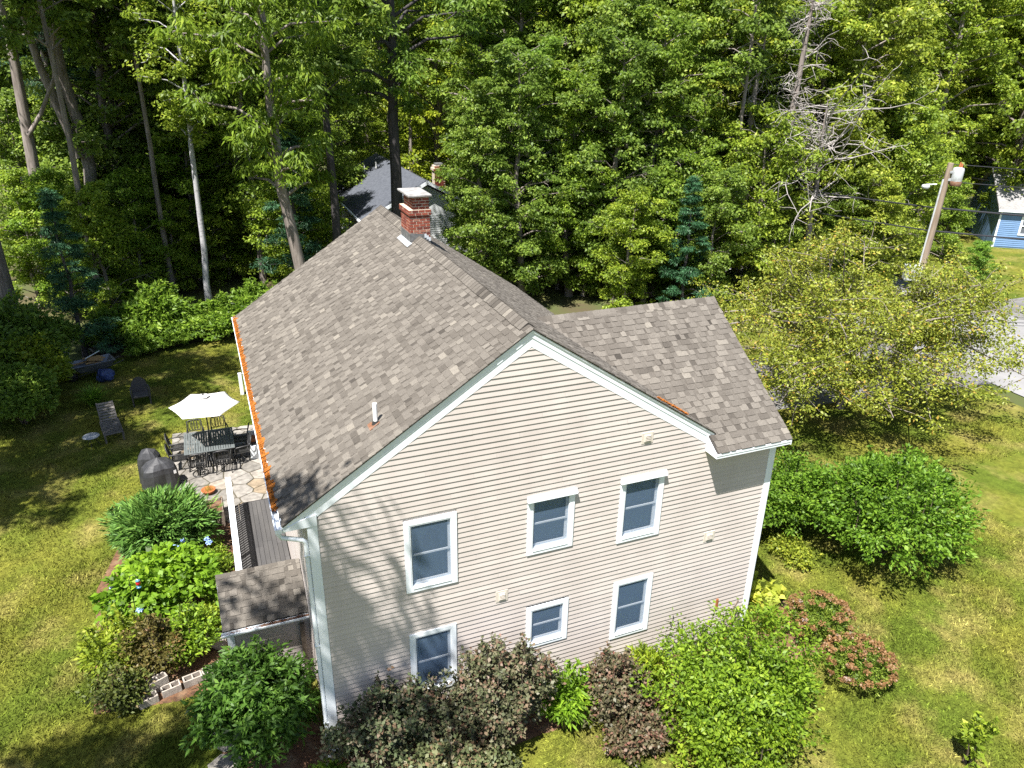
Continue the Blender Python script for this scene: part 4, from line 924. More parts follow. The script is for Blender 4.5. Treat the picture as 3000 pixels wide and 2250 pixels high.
wire('thick cable leaving the pole at mid height towards the blue house', (PX+.15, PY-.1, 6.25), (75, -6, 6.6), .9, .045)
wire('lower telephone cable leaving the pole towards the blue house', (PX+.12, PY-.1, 5.15), (75, -6, 5.4), .9, .04)
wire('topmost thin wire leaving the pole beside the transformer', (PX+.3, PY-.2, 8.3), (75, -6, 8.8), .8, .018)
wire('thin wire leaving the pole just under the transformer', (PX+.3, PY-.2, 7.5), (75, -6, 7.9), .8, .018)
wire('cable running from the pole into the trees behind the olive crabapple', (PX, PY, 6.25), (26, 62, 6.6), .8, .04)
wire('lower cable running from the pole into the trees', (PX, PY, 5.15), (26, 62, 5.4), .8, .035)

# ------------------------------------------------------------------ vegetation generators (numpy)
def tube_np(P, R, n=6):
    P = np.asarray(P, float); m = len(P); D = np.gradient(P, axis=0); D /= np.linalg.norm(D, axis=1, keepdims=True)+1e-9
    ref = np.where(np.abs(D[:, 2:3]) > .9, np.array([[1., 0, 0]]), np.array([[0, 0, 1.]]))
    B = np.cross(D, ref); B /= np.linalg.norm(B, axis=1, keepdims=True)+1e-9; Cc = np.cross(D, B)
    a = np.arange(n)*2*np.pi/n; R = np.asarray(R, float)
    V = P[:, None]+R[:, None, None]*(B[:, None]*np.cos(a)[None, :, None]+Cc[:, None]*np.sin(a)[None, :, None])
    i = np.arange(m-1)[:, None]*n; k = np.arange(n)[None]; k2 = (k+1) % n
    F = np.stack([i+k, i+k2, i+n+k2, i+n+k], -1).reshape(-1, 4)
    return V.reshape(-1, 3), F
class Acc:
    def __init__(s): s.V = []; s.F = []; s.T = []; s.n = 0
    def add(s, V, F, t=None):
        s.V.append(V); s.F.append(F+s.n); s.n += len(V); s.T.append(np.full(len(F), .5) if t is None else t)
    def mesh(s, name, m, smooth=False): return me_np(name, np.concatenate(s.V), np.concatenate(s.F), m, np.concatenate(s.T), smooth)

def leaves_np(C, rc, n, L, W, rg, flat=.55, droop=.25, upb=.9, t0=None, tv=.18, out=None, spray=0.):
    """n leaves round each clump centre C (K,3); kite shaped, folded, each turned its own way"""
    K = len(C); rc = np.broadcast_to(np.asarray(rc, float), (K,)); N = K*n
    d = rg.normal(size=(N, 3)); d /= np.linalg.norm(d, axis=1, keepdims=True)
    r = np.repeat(rc, n)*rg.random(N)**.45
    off = d*r[:, None]*np.array([1, 1, flat]); p = np.repeat(C, n, 0)+off
    a = d*np.array([1, 1, .35])+rg.normal(size=(N, 3))*.45
    if out is not None: a = a+np.repeat(out, n, 0)*spray
    a[:, 2] -= droop; a /= np.linalg.norm(a, axis=1, keepdims=True)
    nm = rg.normal(size=(N, 3))*.55; nm[:, 2] += upb
    if out is not None: nm = nm+np.repeat(out, n, 0)*.6
    b_ = np.cross(nm, a); b_ /= np.linalg.norm(b_, axis=1, keepdims=True)+1e-9; nn_ = np.cross(a, b_)
    s = rg.uniform(.65, 1.3, N)[:, None]; l = L*s; w_ = W*s
    V = np.stack([p-a*l*.5, p+b_*w_*.5-a*l*.06+nn_*w_*.16, p+a*l*.5-nn_*l*.10, p-b_*w_*.5-a*l*.06+nn_*w_*.16], 1).reshape(-1, 3)
    F = np.arange(N*4).reshape(-1, 4)
    base = np.repeat(rg.uniform(.22, .76, K) if t0 is None else t0, n)
    t = np.clip(base+rg.normal(0, tv, N), 0, 1)
    return V, F, t

def gen_tree(seed, H, cb, R, lobes, cl, lp, L, W, tr, env='oval', lean=(0, 0), droop=.3, bend=None, rcs=(.42, .95), flat=.45, twigs=.35, wob=.10, upb=.55, spray=0., low=.35):
    rg = np.random.default_rng(seed); tk = Acc(); cr = Acc(); npt = 11
    zs = np.linspace(0, H*.93, npt); jit = np.cumsum(rg.normal(0, wob, (npt, 2)), 0); jit -= jit[0]
    bx_ = np.zeros((npt, 2)) if bend is None else np.stack([np.interp(zs/H, bend[0], bend[1]), np.interp(zs/H, bend[0], bend[2])], 1)
    P = np.stack([jit[:, 0]+lean[0]*zs+bx_[:, 0], jit[:, 1]+lean[1]*zs+bx_[:, 1], zs], 1)
    Rr = tr*(1-zs/H)**.75+.02; Rr[0] *= 1.35
    tk.add(*tube_np(P, Rr, 9))
    at = lambda z: np.array([np.interp(z, zs, P[:, 0]), np.interp(z, zs, P[:, 1]), z])
    fn = {'oval': lambda t: math.sin(math.pi*(.12+.80*t))**.6, 'cone': lambda t: (1-t)**.8+.06, 'high': lambda t: math.sin(math.pi*(.05+.85*t))**.8, 'dome': lambda t: math.sqrt(max(.04, 1-t*t*.92)), 'col': lambda t: .85+.15*math.sin(6*t)}[env]
    Cs = []; rcv = []; ov = []
    for i in range(lobes):
        t = (i+rg.uniform(.1, .9))/lobes; z = cb+(H-cb)*t; e = R*fn(t); a = i*2.39996+rg.normal(0, .35)
        rad = e*rg.uniform(.28, 1.0); lr = max(.45, e*rg.uniform(.20, .38))
        st_ = at(max(cb*.6, z-rad*low)); c = at(min(z, H*.97))+np.array([math.cos(a)*rad, math.sin(a)*rad, rg.normal(0, .2)])
        mid = (st_+c)/2+np.array([0, 0, .12*rad])
        q = np.array([st_, mid, c, c+(c-mid)*.45]); rb = max(.02, tr*.34*(1-t*.6))
        tk.add(*tube_np(q, [rb, rb*.75, rb*.45, .012], 5))
        dd = rg.normal(size=(cl, 3)); dd[:, 2] += .30; dd /= np.linalg.norm(dd, axis=1, keepdims=True)
        cc = c+dd*lr*np.array([1, 1, .75])*rg.uniform(.55, 1.08, (cl, 1)); Cs.append(cc); ov.append(dd)
        rcv.append(rg.uniform(*rcs, cl)*min(1, lr/1.2+.35))
        for k in range(cl):
            if rg.random() < twigs: tk.add(*tube_np(np.array([c+(cc[k]-c)*.1, (c+cc[k])/2+rg.normal(0, .08, 3), cc[k]]), [.030, .02, .008], 4))
    C = np.concatenate(Cs); rc = np.concatenate(rcv); O = np.concatenate(ov)
    cr.add(*leaves_np(C, rc, lp, L, W, rg, flat, droop, upb, out=O, spray=spray))
    return tk, cr

def gen_bush(seed, r, ncl, lp, L, W, rc=.22, flat=.8, droop=.0, upb=.35, lumps=.16, zmin=-.15, shoots=0, inner=.25, spray=.6, tv=.18, stems=7, smat='stem'):
    """rounded shrub: leaf clumps over a lumpy ellipsoid standing on the ground"""
    rg = np.random.default_rng(seed); r = np.array(r, float); cz = r[2]*.52; tk = Acc(); cr = Acc()
    d = rg.normal(size=(ncl*3, 3)); d /= np.linalg.norm(d, axis=1, keepdims=True); d = d[d[:, 2] > zmin-.35][:ncl]
    ph = rg.uniform(0, 6.28, 6)
    lump_ = 1+lumps*.75*(np.sin(d[:, 0]*4+ph[0])*np.sin(d[:, 1]*4+ph[1])+.7*np.sin(d[:, 2]*6+ph[2]+d[:, 0]*3)+.5*np.sin(d[:, 0]*9+ph[3])*np.sin(d[:, 1]*8+ph[4]))
    rad = np.where(rg.random(len(d)) < inner, rg.uniform(.45, .8, len(d)), rg.uniform(.80, 1.07, len(d)))
    half = np.array([r[0], r[1], r[2]*.5])
    nl = 7; lc = rg.normal(size=(nl, 3)); lc /= np.linalg.norm(lc, axis=1, keepdims=True); lc *= rg.uniform(.30, .52, (nl, 1)); lc[:, 2] = np.abs(lc[:, 2])*rg.uniform(-.6, 1., nl); ls = rg.uniform(.48, .72, nl)
    wh = rg.integers(0, nl, len(d)); ins = rg.random(len(d)) < .35
    C = np.where(ins[:, None], d*(lump_*rad)[:, None]*.93, lc[wh]+d*(ls[wh]*rad*lump_)[:, None])*half; C[:, 2] += cz; C[:, 2] = np.maximum(C[:, 2], .05)
    cr.add(*leaves_np(C, rg.uniform(.5, 1.5, len(C))*rc, lp, L, W, rg, flat, droop, upb, out=d, spray=spray, tv=tv))
    for i in range(shoots):
        a = rg.uniform(0, 6.28); q = rg.uniform(0, .75); b0 = np.array([r[0]*q*math.cos(a), r[1]*q*math.sin(a), r[2]*.98*math.sqrt(1-q*q*.8)])
        tip = b0+np.array([rg.normal(0, .12), rg.normal(0, .12), rg.uniform(.18, .5)])
        tk.add(*tube_np(np.array([b0*[1, 1, .7], b0, tip]), [.012, .009, .004], 4))
        Cq = b0+(tip-b0)*np.linspace(0, 1, 6)[:, None]; cr.add(*leaves_np(Cq, .07, 5, L, W, rg, 1, -.3, .5, tv=tv))
    for i in range(stems):
        a = i*2.4; q = rg.uniform(.3, .75); e = np.array([half[0]*q*math.cos(a), half[1]*q*math.sin(a), r[2]*rg.uniform(.55, .85)])
        tk.add(*tube_np(np.array([[.06*math.cos(a), .06*math.sin(a), -.02], e*[.45, .45, .5], e]), [.03, .02, .008], 5))
    return tk, cr

def gen_tuft(seed, n, ln, wd, spread=1.0):
    rg = np.random.default_rng(seed); cr = Acc(); a = rg.uniform(0, 6.28, n); tl = rg.uniform(.25, 1., n)*spread; l = ln*rg.uniform(.6, 1.1, n)
    u = np.stack([np.cos(a), np.sin(a), 0*a], 1); s = np.stack([-np.sin(a), np.cos(a), 0*a], 1); b0 = rg.normal(0, .07, (n, 3)); b0[:, 2] = 0
    prev = None; segs = 5; pts = []
    for i in range(segs+1):
        t = i/segs; h = l*(t*(1.0-.55*tl*t)); o_ = l*tl*.75*t**1.5; pts.append(b0+u*o_[:, None]+np.array([0, 0, 1])*h[:, None])
    for i in range(segs):
        w0 = wd*(1-i/segs)**.6/2; w1 = wd*(1-(i+1)/segs)**.6/2
        V = np.stack([pts[i]-s*w0, pts[i]+s*w0, pts[i+1]+s*w1, pts[i+1]-s*w1], 1).reshape(-1, 3); cr.add(V, np.arange(n*4).reshape(-1, 4), np.clip(rg.normal(.55, .15, n), 0, 1))
    return cr

def plant(name, label, cat, loc, acc, leafm, barkm='stem', group=None, color=(1, 1, 1), fol='foliage', stem='stem', rz=0., scale=1.):
    t = thing(name, label, cat, loc, rz, group); t.scale = (scale,)*3 if np.isscalar(scale) else scale
    tk, cr = acc if isinstance(acc, tuple) else (None, acc)
    if isinstance(cr, Acc): cr = cr.mesh(fol, MT[leafm])
    o = link(bpy.data.objects.new(fol, cr), t); o.color = (*color, 1)
    if tk is not None:
        if isinstance(tk, Acc) and tk.n: tk = tk.mesh(stem, MT[barkm], True)
        if not isinstance(tk, Acc): link(bpy.data.objects.new(stem, tk), t)
    return t
def tree(name, label, x, y, proto, color=(1, 1, 1), rz=0., scale=1., group=None):
    return plant(name, label, 'tree', (x, y, G-.02), proto, None, None, group, color, 'crown', 'trunk', rz, scale)
def bake(acc, leafm, barkm): return (acc[0].mesh('trunk', MT[barkm], True), acc[1].mesh('crown', MT[leafm]))

# ------------------------------------------------------------------ shrubs and garden plants near the house
plant('shrub', 'dense dark green leafy shrub beside the downspout corner', 'shrub', (-1.32, .75, G), gen_bush(21, (1.18, 1.15, 2.35), 460, 34, .15, .055, .24, lumps=.10, droop=.15, shoots=8, spray=.3), 'leaf', color=(.52, .82, .58))
plant('ninebark', 'dark shaded purple-green shrub nearest the white downspout', 'shrub', (1.05, -.62, G), gen_bush(22, (1.30, .62, 1.95), 330, 32, .085, .06, .2, shoots=14, lumps=.2, spray=.3), 'leafpurple', color=(.85, 1.0, .85))
plant('ninebark', 'large dark purple-bronze shrub below the lower middle window', 'shrub', (3.25, -.78, G), gen_bush(23, (1.2, .75, 2.35), 400, 32, .085, .06, .2, shoots=18, lumps=.2, spray=.3), 'leafpurple', color=(1.0, 1.0, .9))
plant('ninebark', 'low sunlit purple-green shrub in front of the larger bronze one', 'shrub', (1.95, -1.75, G), gen_bush(24, (1.15, .75, 1.25), 300, 32, .085, .06, .2, shoots=6, lumps=.2, spray=.3), 'leafpurple', color=(1.15, 1.25, .95))
plant('ninebark', 'small purple-bronze shrub between the lime plants and the bright bush', 'shrub', (5.85, -1.15, G), gen_bush(25, (.70, .62, 1.6), 240, 32, .085, .06, .2, shoots=14, lumps=.25, spray=.3), 'leafpurple', color=(1.05, .9, .85))
plant('ninebark', 'low dull purple shrub at the foot of the bronze one, on the lawn edge', 'shrub', (5.95, -1.95, G), gen_bush(26, (.85, .5, .75), 160, 30, .085, .055, .18, shoots=2, lumps=.2, spray=.3), 'leafpurple', color=(1.05, .85, .8))
plant('peony', 'lime green deeply cut leafy plant under the siding, between purple shrubs', 'plant', (4.85, -.75, G), gen_bush(27, (.62, .50, 1.15), 110, 26, .20, .05, .2, shoots=3, lumps=.2, spray=.8), 'leaf', color=(1.25, 1.6, .6))
plant('peony', 'yellow-green leafy clump touching the big bright bush', 'plant', (6.7, -.75, G), gen_bush(28, (.55, .42, 1.15), 90, 26, .20, .05, .2, shoots=3, lumps=.2, spray=.8), 'leaf', color=(1.6, 1.6, .6))
plant('green_bush', 'big bright green bush at the house corner by the trellis', 'bush', (8.1, -1.9, G), gen_bush(29, (1.95, 1.45, 2.2), 640, 27, .10, .052, .25, lumps=.2, shoots=10, spray=.3), 'leaf', color=(1.1, 1.32, .5))
plant('green_bush', 'low bright green bush spreading toward the camera below the big one', 'bush', (7.7, -3.0, G), gen_bush(30, (1.55, .95, 1.35), 380, 27, .10, .052, .25, lumps=.22, shoots=6, spray=.3), 'leaf', color=(1.12, 1.28, .45))
def spirea(label, loc, r, seed):
    t = plant('spirea', label, 'shrub', loc, gen_bush(seed, r, 240, 26, .075, .025, .17, lumps=.14, spray=.4), 'leaf', color=(1.05, 1.15, .7))
    rg = np.random.default_rng(seed); d = rg.normal(size=(260, 3)); d /= np.linalg.norm(d, axis=1, keepdims=True); d = d[d[:, 2] > .0][:70]
    C = d*np.array([r[0], r[1], r[2]*.5])*1.05; C[:, 2] += r[2]*.52
    cr = Acc(); cr.add(*leaves_np(C, .105, 34, .055, .045, rg, .4, 0, 1.2, tv=.25)); o = link(bpy.data.objects.new('flower_heads', cr.mesh('flower_heads', MT['leafdead'])), t); o['kind'] = 'stuff'; o.color = (1, 1, 1, 1)
    C2 = C[::24]+np.array([0, 0, .03]); cr = Acc(); cr.add(*leaves_np(C2, .07, 22, .045, .04, rg, .4, 0, 1.2)); o = link(bpy.data.objects.new('pink_flowers', cr.mesh('pink_flowers', MT['leafdead'])), t); o['kind'] = 'stuff'; o.color = (1.6, 2.2, 4.5, 1)
spirea('rounded spirea with spent rusty flower heads nearest the hosta', (11.75, -.70, G), (.78, .72, 1.05), 31)
spirea('rounded rusty-headed spirea farther out on the lawn', (11.6, -2.15, G), (.82, .74, .9), 32)
plant('hosta', 'pale lime hosta with broad leaves at the white corner board', 'plant', (11.1, .75, G), gen_bush(33, (.62, .55, .85), 44, 8, .26, .19, .16, flat=.6, droop=.25, lumps=.05, spray=.8, stems=3), 'leaf', color=(2.6, 2.2, 1.6))
plant('ornamental_grass', 'tuft of fine straw-green grass leaning at the house corner', 'plant', (10.75, -.15, G), gen_tuft(34, 260, 1.0, .014, .9), 'leaf', color=(1.7, 1.3, .8))
plant('round_shrub', 'large rounded glossy green shrub standing alone on the lawn', 'shrub', (15.9, 1.35, G), gen_bush(35, (2.55, 2.15, 2.95), 780, 30, .125, .06, .32, lumps=.15, shoots=26, spray=.7), 'leaf', color=(.82, 1.15, .5))
plant('round_shrub', 'spreading side lobe of green shrub under the olive crabapple', 'shrub', (14.1, 3.6, G), gen_bush(36, (1.7, 1.5, 2.25), 420, 34, .11, .055, .26, lumps=.14, shoots=12, spray=.6), 'leaf', color=(.78, 1.08, .5))
plant('hydrangea', 'tall leafy hydrangea with white blooms beside the wing corner', 'shrub', (12.1, 3.6, G), gen_bush(37, (.95, 1.0, 2.2), 260, 30, .12, .075, .24, lumps=.15, shoots=10, spray=.5), 'leaf', color=(.95, 1.3, .75))
plant('weeds', 'low pale weeds and stones at the edge of the round shrub', 'plant', (13.4, 2.0, G), gen_bush(38, (.55, .75, .5), 90, 24, .08, .05, .18, lumps=.2), 'leaf', color=(1.6, 1.45, .8))
plant('sapling', 'young leafy sapling at the lower right edge of the lawn', 'sapling', (12.05, -4.75, G), gen_bush(39, (.30, .28, 1.0), 34, 12, .16, .07, .12, lumps=.2, shoots=5, spray=.8), 'leaf', color=(1.6, 1.6, .8))
plant('lily_clump', 'pale strappy grass clump in front of the bright bush', 'plant', (6.9, -3.35, G), gen_tuft(40, 150, .65, .03, 1.0), 'leaf', color=(1.8, 1.7, .9))
plant('yew', 'spiky blue-green yew beside the deck railing', 'shrub', (-3.2, 8.6, G), gen_bush(41, (1.28, 1.25, 1.75), 520, 40, .30, .05, .30, lumps=.14, droop=-.15, shoots=6, spray=1.6, flat=.7), 'leafneedle', color=(2.6, 2.3, .8))
plant('hydrangea', 'lime-leaved hydrangea with broad leaves in the side garden', 'shrub', (-3.10, 6.0, G), gen_bush(42, (1.45, 1.3, 1.5), 360, 16, .19, .125, .22, lumps=.12, droop=.15, spray=.6, upb=.9), 'leaf', color=(1.05, 1.4, .45))
plant('perennials', 'tangle of yellow-green perennials at the lawn side of the garden', 'plant', (-4.05, 4.35, G), gen_bush(43, (.85, .80, 1.15), 230, 26, .11, .05, .2, lumps=.25, shoots=14), 'leaf', color=(1.5, 1.45, .65))
plant('astilbe', 'brown-headed astilbe clump in the middle of the side garden', 'plant', (-3.30, 3.9, G), gen_bush(44, (.75, .65, 1.2), 170, 26, .09, .04, .18, lumps=.3, shoots=16), 'leafolive', color=(.75, .62, .8))
plant('perennials', 'fresh green perennial clump near the stepping stones', 'plant', (-2.55, 4.1, G), gen_bush(45, (.60, .70, 1.1), 170, 26, .11, .05, .2, lumps=.25, shoots=10), 'leaf', color=(1.35, 1.6, .65))
plant('perennials', 'dark low bushy clump shading the concrete blocks', 'plant', (-4.0, 3.1, G), gen_bush(46, (.60, .50, .8), 150, 26, .09, .045, .18, lumps=.25, shoots=6), 'leafolive', color=(.62, .75, .75))
plant('ground_cover', 'low leafy ground cover along the deck skirt', 'plant', (-1.85, 6.6, G), gen_bush(47, (.35, 1.9, .45), 130, 22, .09, .05, .17, lumps=.3), 'leaf', color=(1.3, 1.4, .7))
plant('ground_cover', 'sunny low plants between stepping stones and garden', 'plant', (-2.2, 4.95, G), gen_bush(48, (.38, .5, .55), 80, 22, .09, .05, .17, lumps=.3), 'leaf', color=(1.6, 1.6, .7))
plant('potted_grass', 'wispy grass growing in the terracotta bowl', 'plant', (-1.98, 11.45, PZ+.11), gen_tuft(49, 60, .30, .008, .8), 'leaf', color=(1.6, 1.3, .9))
plant('foundation_shrub', 'low bright plant beside the downspout foot', 'plant', (-.25, -.75, G), gen_bush(50, (.45, .40, .6), 90, 24, .08, .045, .16, lumps=.2), 'leaf', color=(1.25, 1.5, .7))
def blooms(name, label, cat, pts, col, seed):
    rg = np.random.default_rng(seed); cr = Acc(); cr.add(*leaves_np(np.array(pts), .085, 40, .045, .04, rg, .7, 0, .8)); 
    o = link(bpy.data.objects.new(name, cr.mesh(name, MT['leafdead']))); o.color = (*col, 1); tag(o, label, cat)
blooms('blue_blooms', 'pale blue hydrangea blooms on the shaded rim of the lime hydrangea', 'flowers', [(-2.9+.25*i+random.uniform(-.1, .1), 7.2+random.uniform(-.15, .15), .78+random.uniform(-.1, .1)) for i in range(5)]+[(-4.3, 6.2, .6), (-4.25, 5.9, .5), (-3.6, 4.9, .75), (-4.05, 5.0, .6)], (2.0, 5.2, 22.), 61)
blooms('white_blooms', 'white hydrangea blooms against the wing corner foliage', 'flowers', [(11.7+random.uniform(-.3, .6), 2.75+random.uniform(-.15, .2), 1.1+random.uniform(-.35, .4)) for i in range(6)], (2.2, 5.0, 17.), 62)
plant('daylily', 'arching daylily clump on the shaded lawn by the far shrubs', 'plant', (-5.95, 19.9, G), gen_tuft(51, 320, 1.15, .035, 1.1), 'leaf', color=(.95, 1.3, .7))

# far shrubs on the left side
P_shr = bake(gen_bush(52, (1.6, 1.5, 2.6), 420, 34, .17, .09, .32, lumps=.2, shoots=8), 'leaf', 'stem')
P_shr2 = bake(gen_bush(53, (1.7, 1.2, 1.6), 420, 28, .24, .075, .34, lumps=.4, shoots=26, flat=.45), 'leaf', 'stem')
for (x, y, s, rz, c, lb) in (
    (-8.2, 19.0, .85, .3, (1.1, 1.3, .9), 'dark shrub at the lawn edge closest to the photo border'),
    (-8.3, 21.3, .9, 1.4, (1.5, 1.45, .6), 'golden-green shrub behind the daylily'),
    (-8.9, 23.4, 1.25, 2.2, (.95, 1.15, .85), 'tall dark shrub beneath the thick left trunk'),
    (-7.9, 22.9, .55, 3.1, (1.2, 1.4, .7), 'small shrub between the daylily and the wheelbarrow'),
    (-9.8, 20.6, 1.2, 4.0, (1.15, 1.3, .75), 'shrub behind the golden one at the left border')):
    plant('shrub', lb, 'shrub', (x, y, G), P_shr, None, None, 'shrubs at the left lawn edge', c, rz=rz, scale=s)
for i, (x, y, s, lb) in enumerate(((-5.2, 26.6, 1.0, 'low fern-like shrub behind the wheelbarrow'), (-3.6, 27.4, 1.15, 'bright low shrub in the hedge, left of the birch foot'), (-2.0, 26.9, 1.05, 'low shrub in the hedge directly before the birch'), (-.4, 27.0, 1.0, 'low shrub in the hedge nearest the roof corner'), (1.2, 26.6, 1.1, 'hedge shrub half hidden behind the gutter corner'), (-2.9, 25.9, .7, 'small shrub spilling onto the bare soil patch'), (-4.3, 25.4, .55, 'smallest shrub at the hedge front'))):
    plant('hedge_shrub', lb, 'shrub', (x, y, G), P_shr2, None, None, 'low hedge at the back of the lawn', (1.0, 1.25, .65), rz=i*1.3, scale=(s*1.05, s, s*(1.0+.22*math.sin(i*2.1))))

# ------------------------------------------------------------------ the crabapple
crab = thing('crabapple_tree', 'spreading olive-yellow crabapple with sparse leaves in front of the road', 'tree', (22.2, 9.4, G))
rg = np.random.default_rng(71); tk = Acc(); cr = Acc(); CC = []; RC = []
for i in range(5):
    a = i*1.256+.5; q = np.array([[0, 0, 0], [.25*math.cos(a), .25*math.sin(a), .7], [1.0*math.cos(a), 1.0*math.sin(a), 1.8], [2.0*math.cos(a), 2.0*math.sin(a), 2.9]])+rg.normal(0, .06, (4, 3))*np.array([[0], [1], [1], [1]]); tk.add(*tube_np(q, [.17, .12, .085, .06], 8))
    for j in range(11):
        b_ = a+rg.normal(0, .7); rr_ = rg.uniform(1.6, 7.4); zt = 1.1+6.3*math.sqrt(max(0, 1-(rr_/7.8)**2))*rg.uniform(.22, 1.0)
        e = np.array([rr_*math.cos(b_)*1.05, rr_*math.sin(b_)*.95, zt]); s_ = q[2]+(q[3]-q[2])*rg.random(); m_ = (s_+e)/2+np.array([0, 0, .5])+rg.normal(0, .2, 3)
        tk.add(*tube_np(np.array([s_, m_, e]), [.055, .035, .014], 5))
        for k in range(13):
            b2 = m_+(e-m_)*rg.uniform(-.3, 1.1); e2 = b2+rg.normal(0, 1, 3)*np.array([.95, .95, .6]); e2[2] = max(e2[2], .9)
            tk.add(*tube_np(np.array([b2, (b2+e2)/2+rg.normal(0, .1, 3), e2]), [.016, .011, .005], 3))
            CC += [b2+(e2-b2)*t for t in (.45, .8, 1.05)]; RC += [.34, .36, .30]
CC = np.array(CC); cr.add(*leaves_np(CC, np.array(RC)*1.25, 36, .125, .062, rg, .75, .15, .6, tv=.22))
o = link(bpy.data.objects.new('crown', cr.mesh('crown', MT['leafolive'])), crab); o.color = (1.35, 1.5, .85, 1)
link(bpy.data.objects.new('trunk', tk.mesh('trunk', MT['bark'], True)), crab)

# ------------------------------------------------------------------ trees of the wood
PT = {
 'tallA': bake(gen_tree(101, 20, 3.0, 4.1, 52, 10, 56, .24, .135, .30), 'leaf', 'bark'),
 'tallB': bake(gen_tree(102, 21, 5.5, 3.8, 48, 10, 56, .24, .135, .28, 'high'), 'leaf', 'bark'),
 'tallC': bake(gen_tree(103, 19, 1.2, 4.2, 58, 10, 54, .25, .14, .30, 'oval', wob=.16), 'leaf', 'barkgreen'),
 'tallD': bake(gen_tree(104, 22, 8.5, 4.0, 42, 10, 56, .24, .135, .33, 'oval'), 'leaf', 'barkdark'),
 'midA': bake(gen_tree(105, 11, .8, 3.1, 40, 10, 54, .20, .115, .16), 'leaf', 'bark'),
 'midB': bake(gen_tree(106, 9, .5, 2.8, 36, 10, 54, .19, .11, .13, 'dome'), 'leaf', 'bark'),
 'hem': bake(gen_tree(107, 15, 1.2, 3.0, 34, 9, 60, .34, .05, .20, 'cone', droop=.5, flat=.25, rcs=(.6, 1.0), low=.1, spray=.8), 'leafneedle', 'barkdark'),
 'pine': bake(gen_tree(108, 24, 10, 3.6, 24, 11, 70, .30, .028, .34, 'high', droop=-.1, flat=.35, rcs=(.5, .8), spray=1.0), 'leafneedle', 'bark'),
}
def at_az(az, D): a = math.radians(az); return CAM[0]+D*math.sin(a), CAM[1]+D*math.cos(a)
GRP = 'broadleaf trees massed in the wood'
BACK = 'broadleaf tree massed among others deep in the wood behind'
def T(az, D, kind, s, col, label=None, name='broadleaf_tree', rz=None):
    x, y = at_az(az, D)
    if rz is None: rz = random.uniform(0, 6.28)
    return tree(name, label or BACK, x, y, PT[kind], col, rz, s, GRP)

DK = (.85, 1.02, .85); MD = (1.05, 1.18, .85); LM = (1.75, 1.65, .60); YG = (1.38, 1.42, .72); OL = (1.6, 1.5, .85); BL = (.75, 1.0, 1.05)
# ---- trees one can pick out
# thick trunk at the left border
tree('tall_tree', 'thick grey trunk rising at the left border above the golden shrub', -9.55, 27.2, bake(gen_tree(111, 25, 13, 4.0, 36, 9, 52, .24, .135, .42, 'oval', lean=(-.02, .0), wob=.05), 'leaf', 'bark'), MD)
tree('tall_tree', 'straight grey trunk with one long bare side branch at upper left', -8.75, 34.2, bake(gen_tree(112, 26, 15, 3.6, 32, 9, 52, .24, .135, .34, 'oval', lean=(.045, 0), wob=.04), 'leaf', 'bark'), MD)
o = MB(); br = [(-8.35, 34.0, 8.6), (-7.6, 33.9, 9.6), (-6.7, 33.8, 11.2), (-6.35, 33.8, 13.0), (-6.0, 33.7, 14.8)]
bb = MB().tube(br, [.12, .10, .085, .06, .035], 7); ob = bb.build('branch', 'bark', bpy.data.objects['tall_tree.001'])
tree('forked_tree', 'leaning brown trunk splitting in two at upper left', -6.5, 36.3, bake(gen_tree(113, 25, 14, 3.6, 32, 9, 52, .24, .135, .40, 'oval', lean=(-.02, 0), wob=.12), 'leaf', 'bark'), MD)
bb = MB().tube([(-6.55, 36.2, 7.2), (-7.0, 36.2, 9.3), (-7.5, 36.2, 11.6), (-7.9, 36.1, 15.0)], [.26, .22, .19, .15], 8).build('branch', 'bark', bpy.data.objects['forked_tree'])
tree('birch_tree', 'slender pale birch rising from the hedge behind the lawn', -1.22, 30.0, bake(gen_tree(114, 19, 8.8, 2.1, 34, 7, 36, .18, .10, .15, 'high', lean=(.035, 0), wob=.07, twigs=.2), 'leaf', 'barkbirch'), YG)
tree('hickory_tree', 'bent brown trunk with drooping bright compound leaves left of the roof peak', 3.4, 25.0, bake(gen_tree(115, 20, 7.2, 3.4, 34, 9, 40, .36, .09, .30, 'oval', bend=([0, .18, .40, 1], [0, -.3, -.85, -.4], [0, 0, 0, 0]), droop=.9, wob=.06, flat=.45), 'leaf', 'bark'), (1.1, 1.25, .62))
tree('dark_tree', 'tall straight dark trunk standing right behind the brick chimney', 9.05, 30.0, bake(gen_tree(116, 25, 10.5, 4.3, 36, 9, 44, .34, .10, .36, 'oval', wob=.05, droop=.6), 'leaf', 'barkdark'), (.95, 1.15, .75))
tree('grey_tree', 'grey trunk beside the far dark-roofed house', 5.5, 28.2, bake(gen_tree(117, 21, 10.0, 3.0, 13, 12, 55, .34, .15, .24, 'oval', wob=.05), 'leaf', 'barkdark'), MD)
T(16.3, 62, 'tallC', 1.0, LM, 'yellow-green maple glowing above the far house roof', 'maple_tree')
T(13.2, 70, 'tallC', 1.05, YG, 'light green maple behind the dark trunk by the chimney', 'maple_tree')
T(26.6, 58, 'tallA', 1.02, LM, 'brightest yellow-green maple at the top middle of the wood', 'maple_tree')
T(21.8, 66, 'tallA', 1.0, MD, 'mid green maple left of the brightest yellow-green one', 'maple_tree')
T(21.3, 50, 'midA', 1.05, (1.15, 1.35, .7), 'leafy maple right of the brick chimney', 'maple_tree')
T(23.2, 45, 'tallC', .72, (1.0, 1.25, .75), 'round-topped green tree behind the main ridge', 'maple_tree')
T(26.8, 43, 'tallC', .66, (1.15, 1.3, .62), 'low bright tree above the roof valley', 'maple_tree')
T(29.8, 46, 'tallC', .86, MD, 'large leafy tree with a bare hanging branch above the wing roof', 'oak_tree')
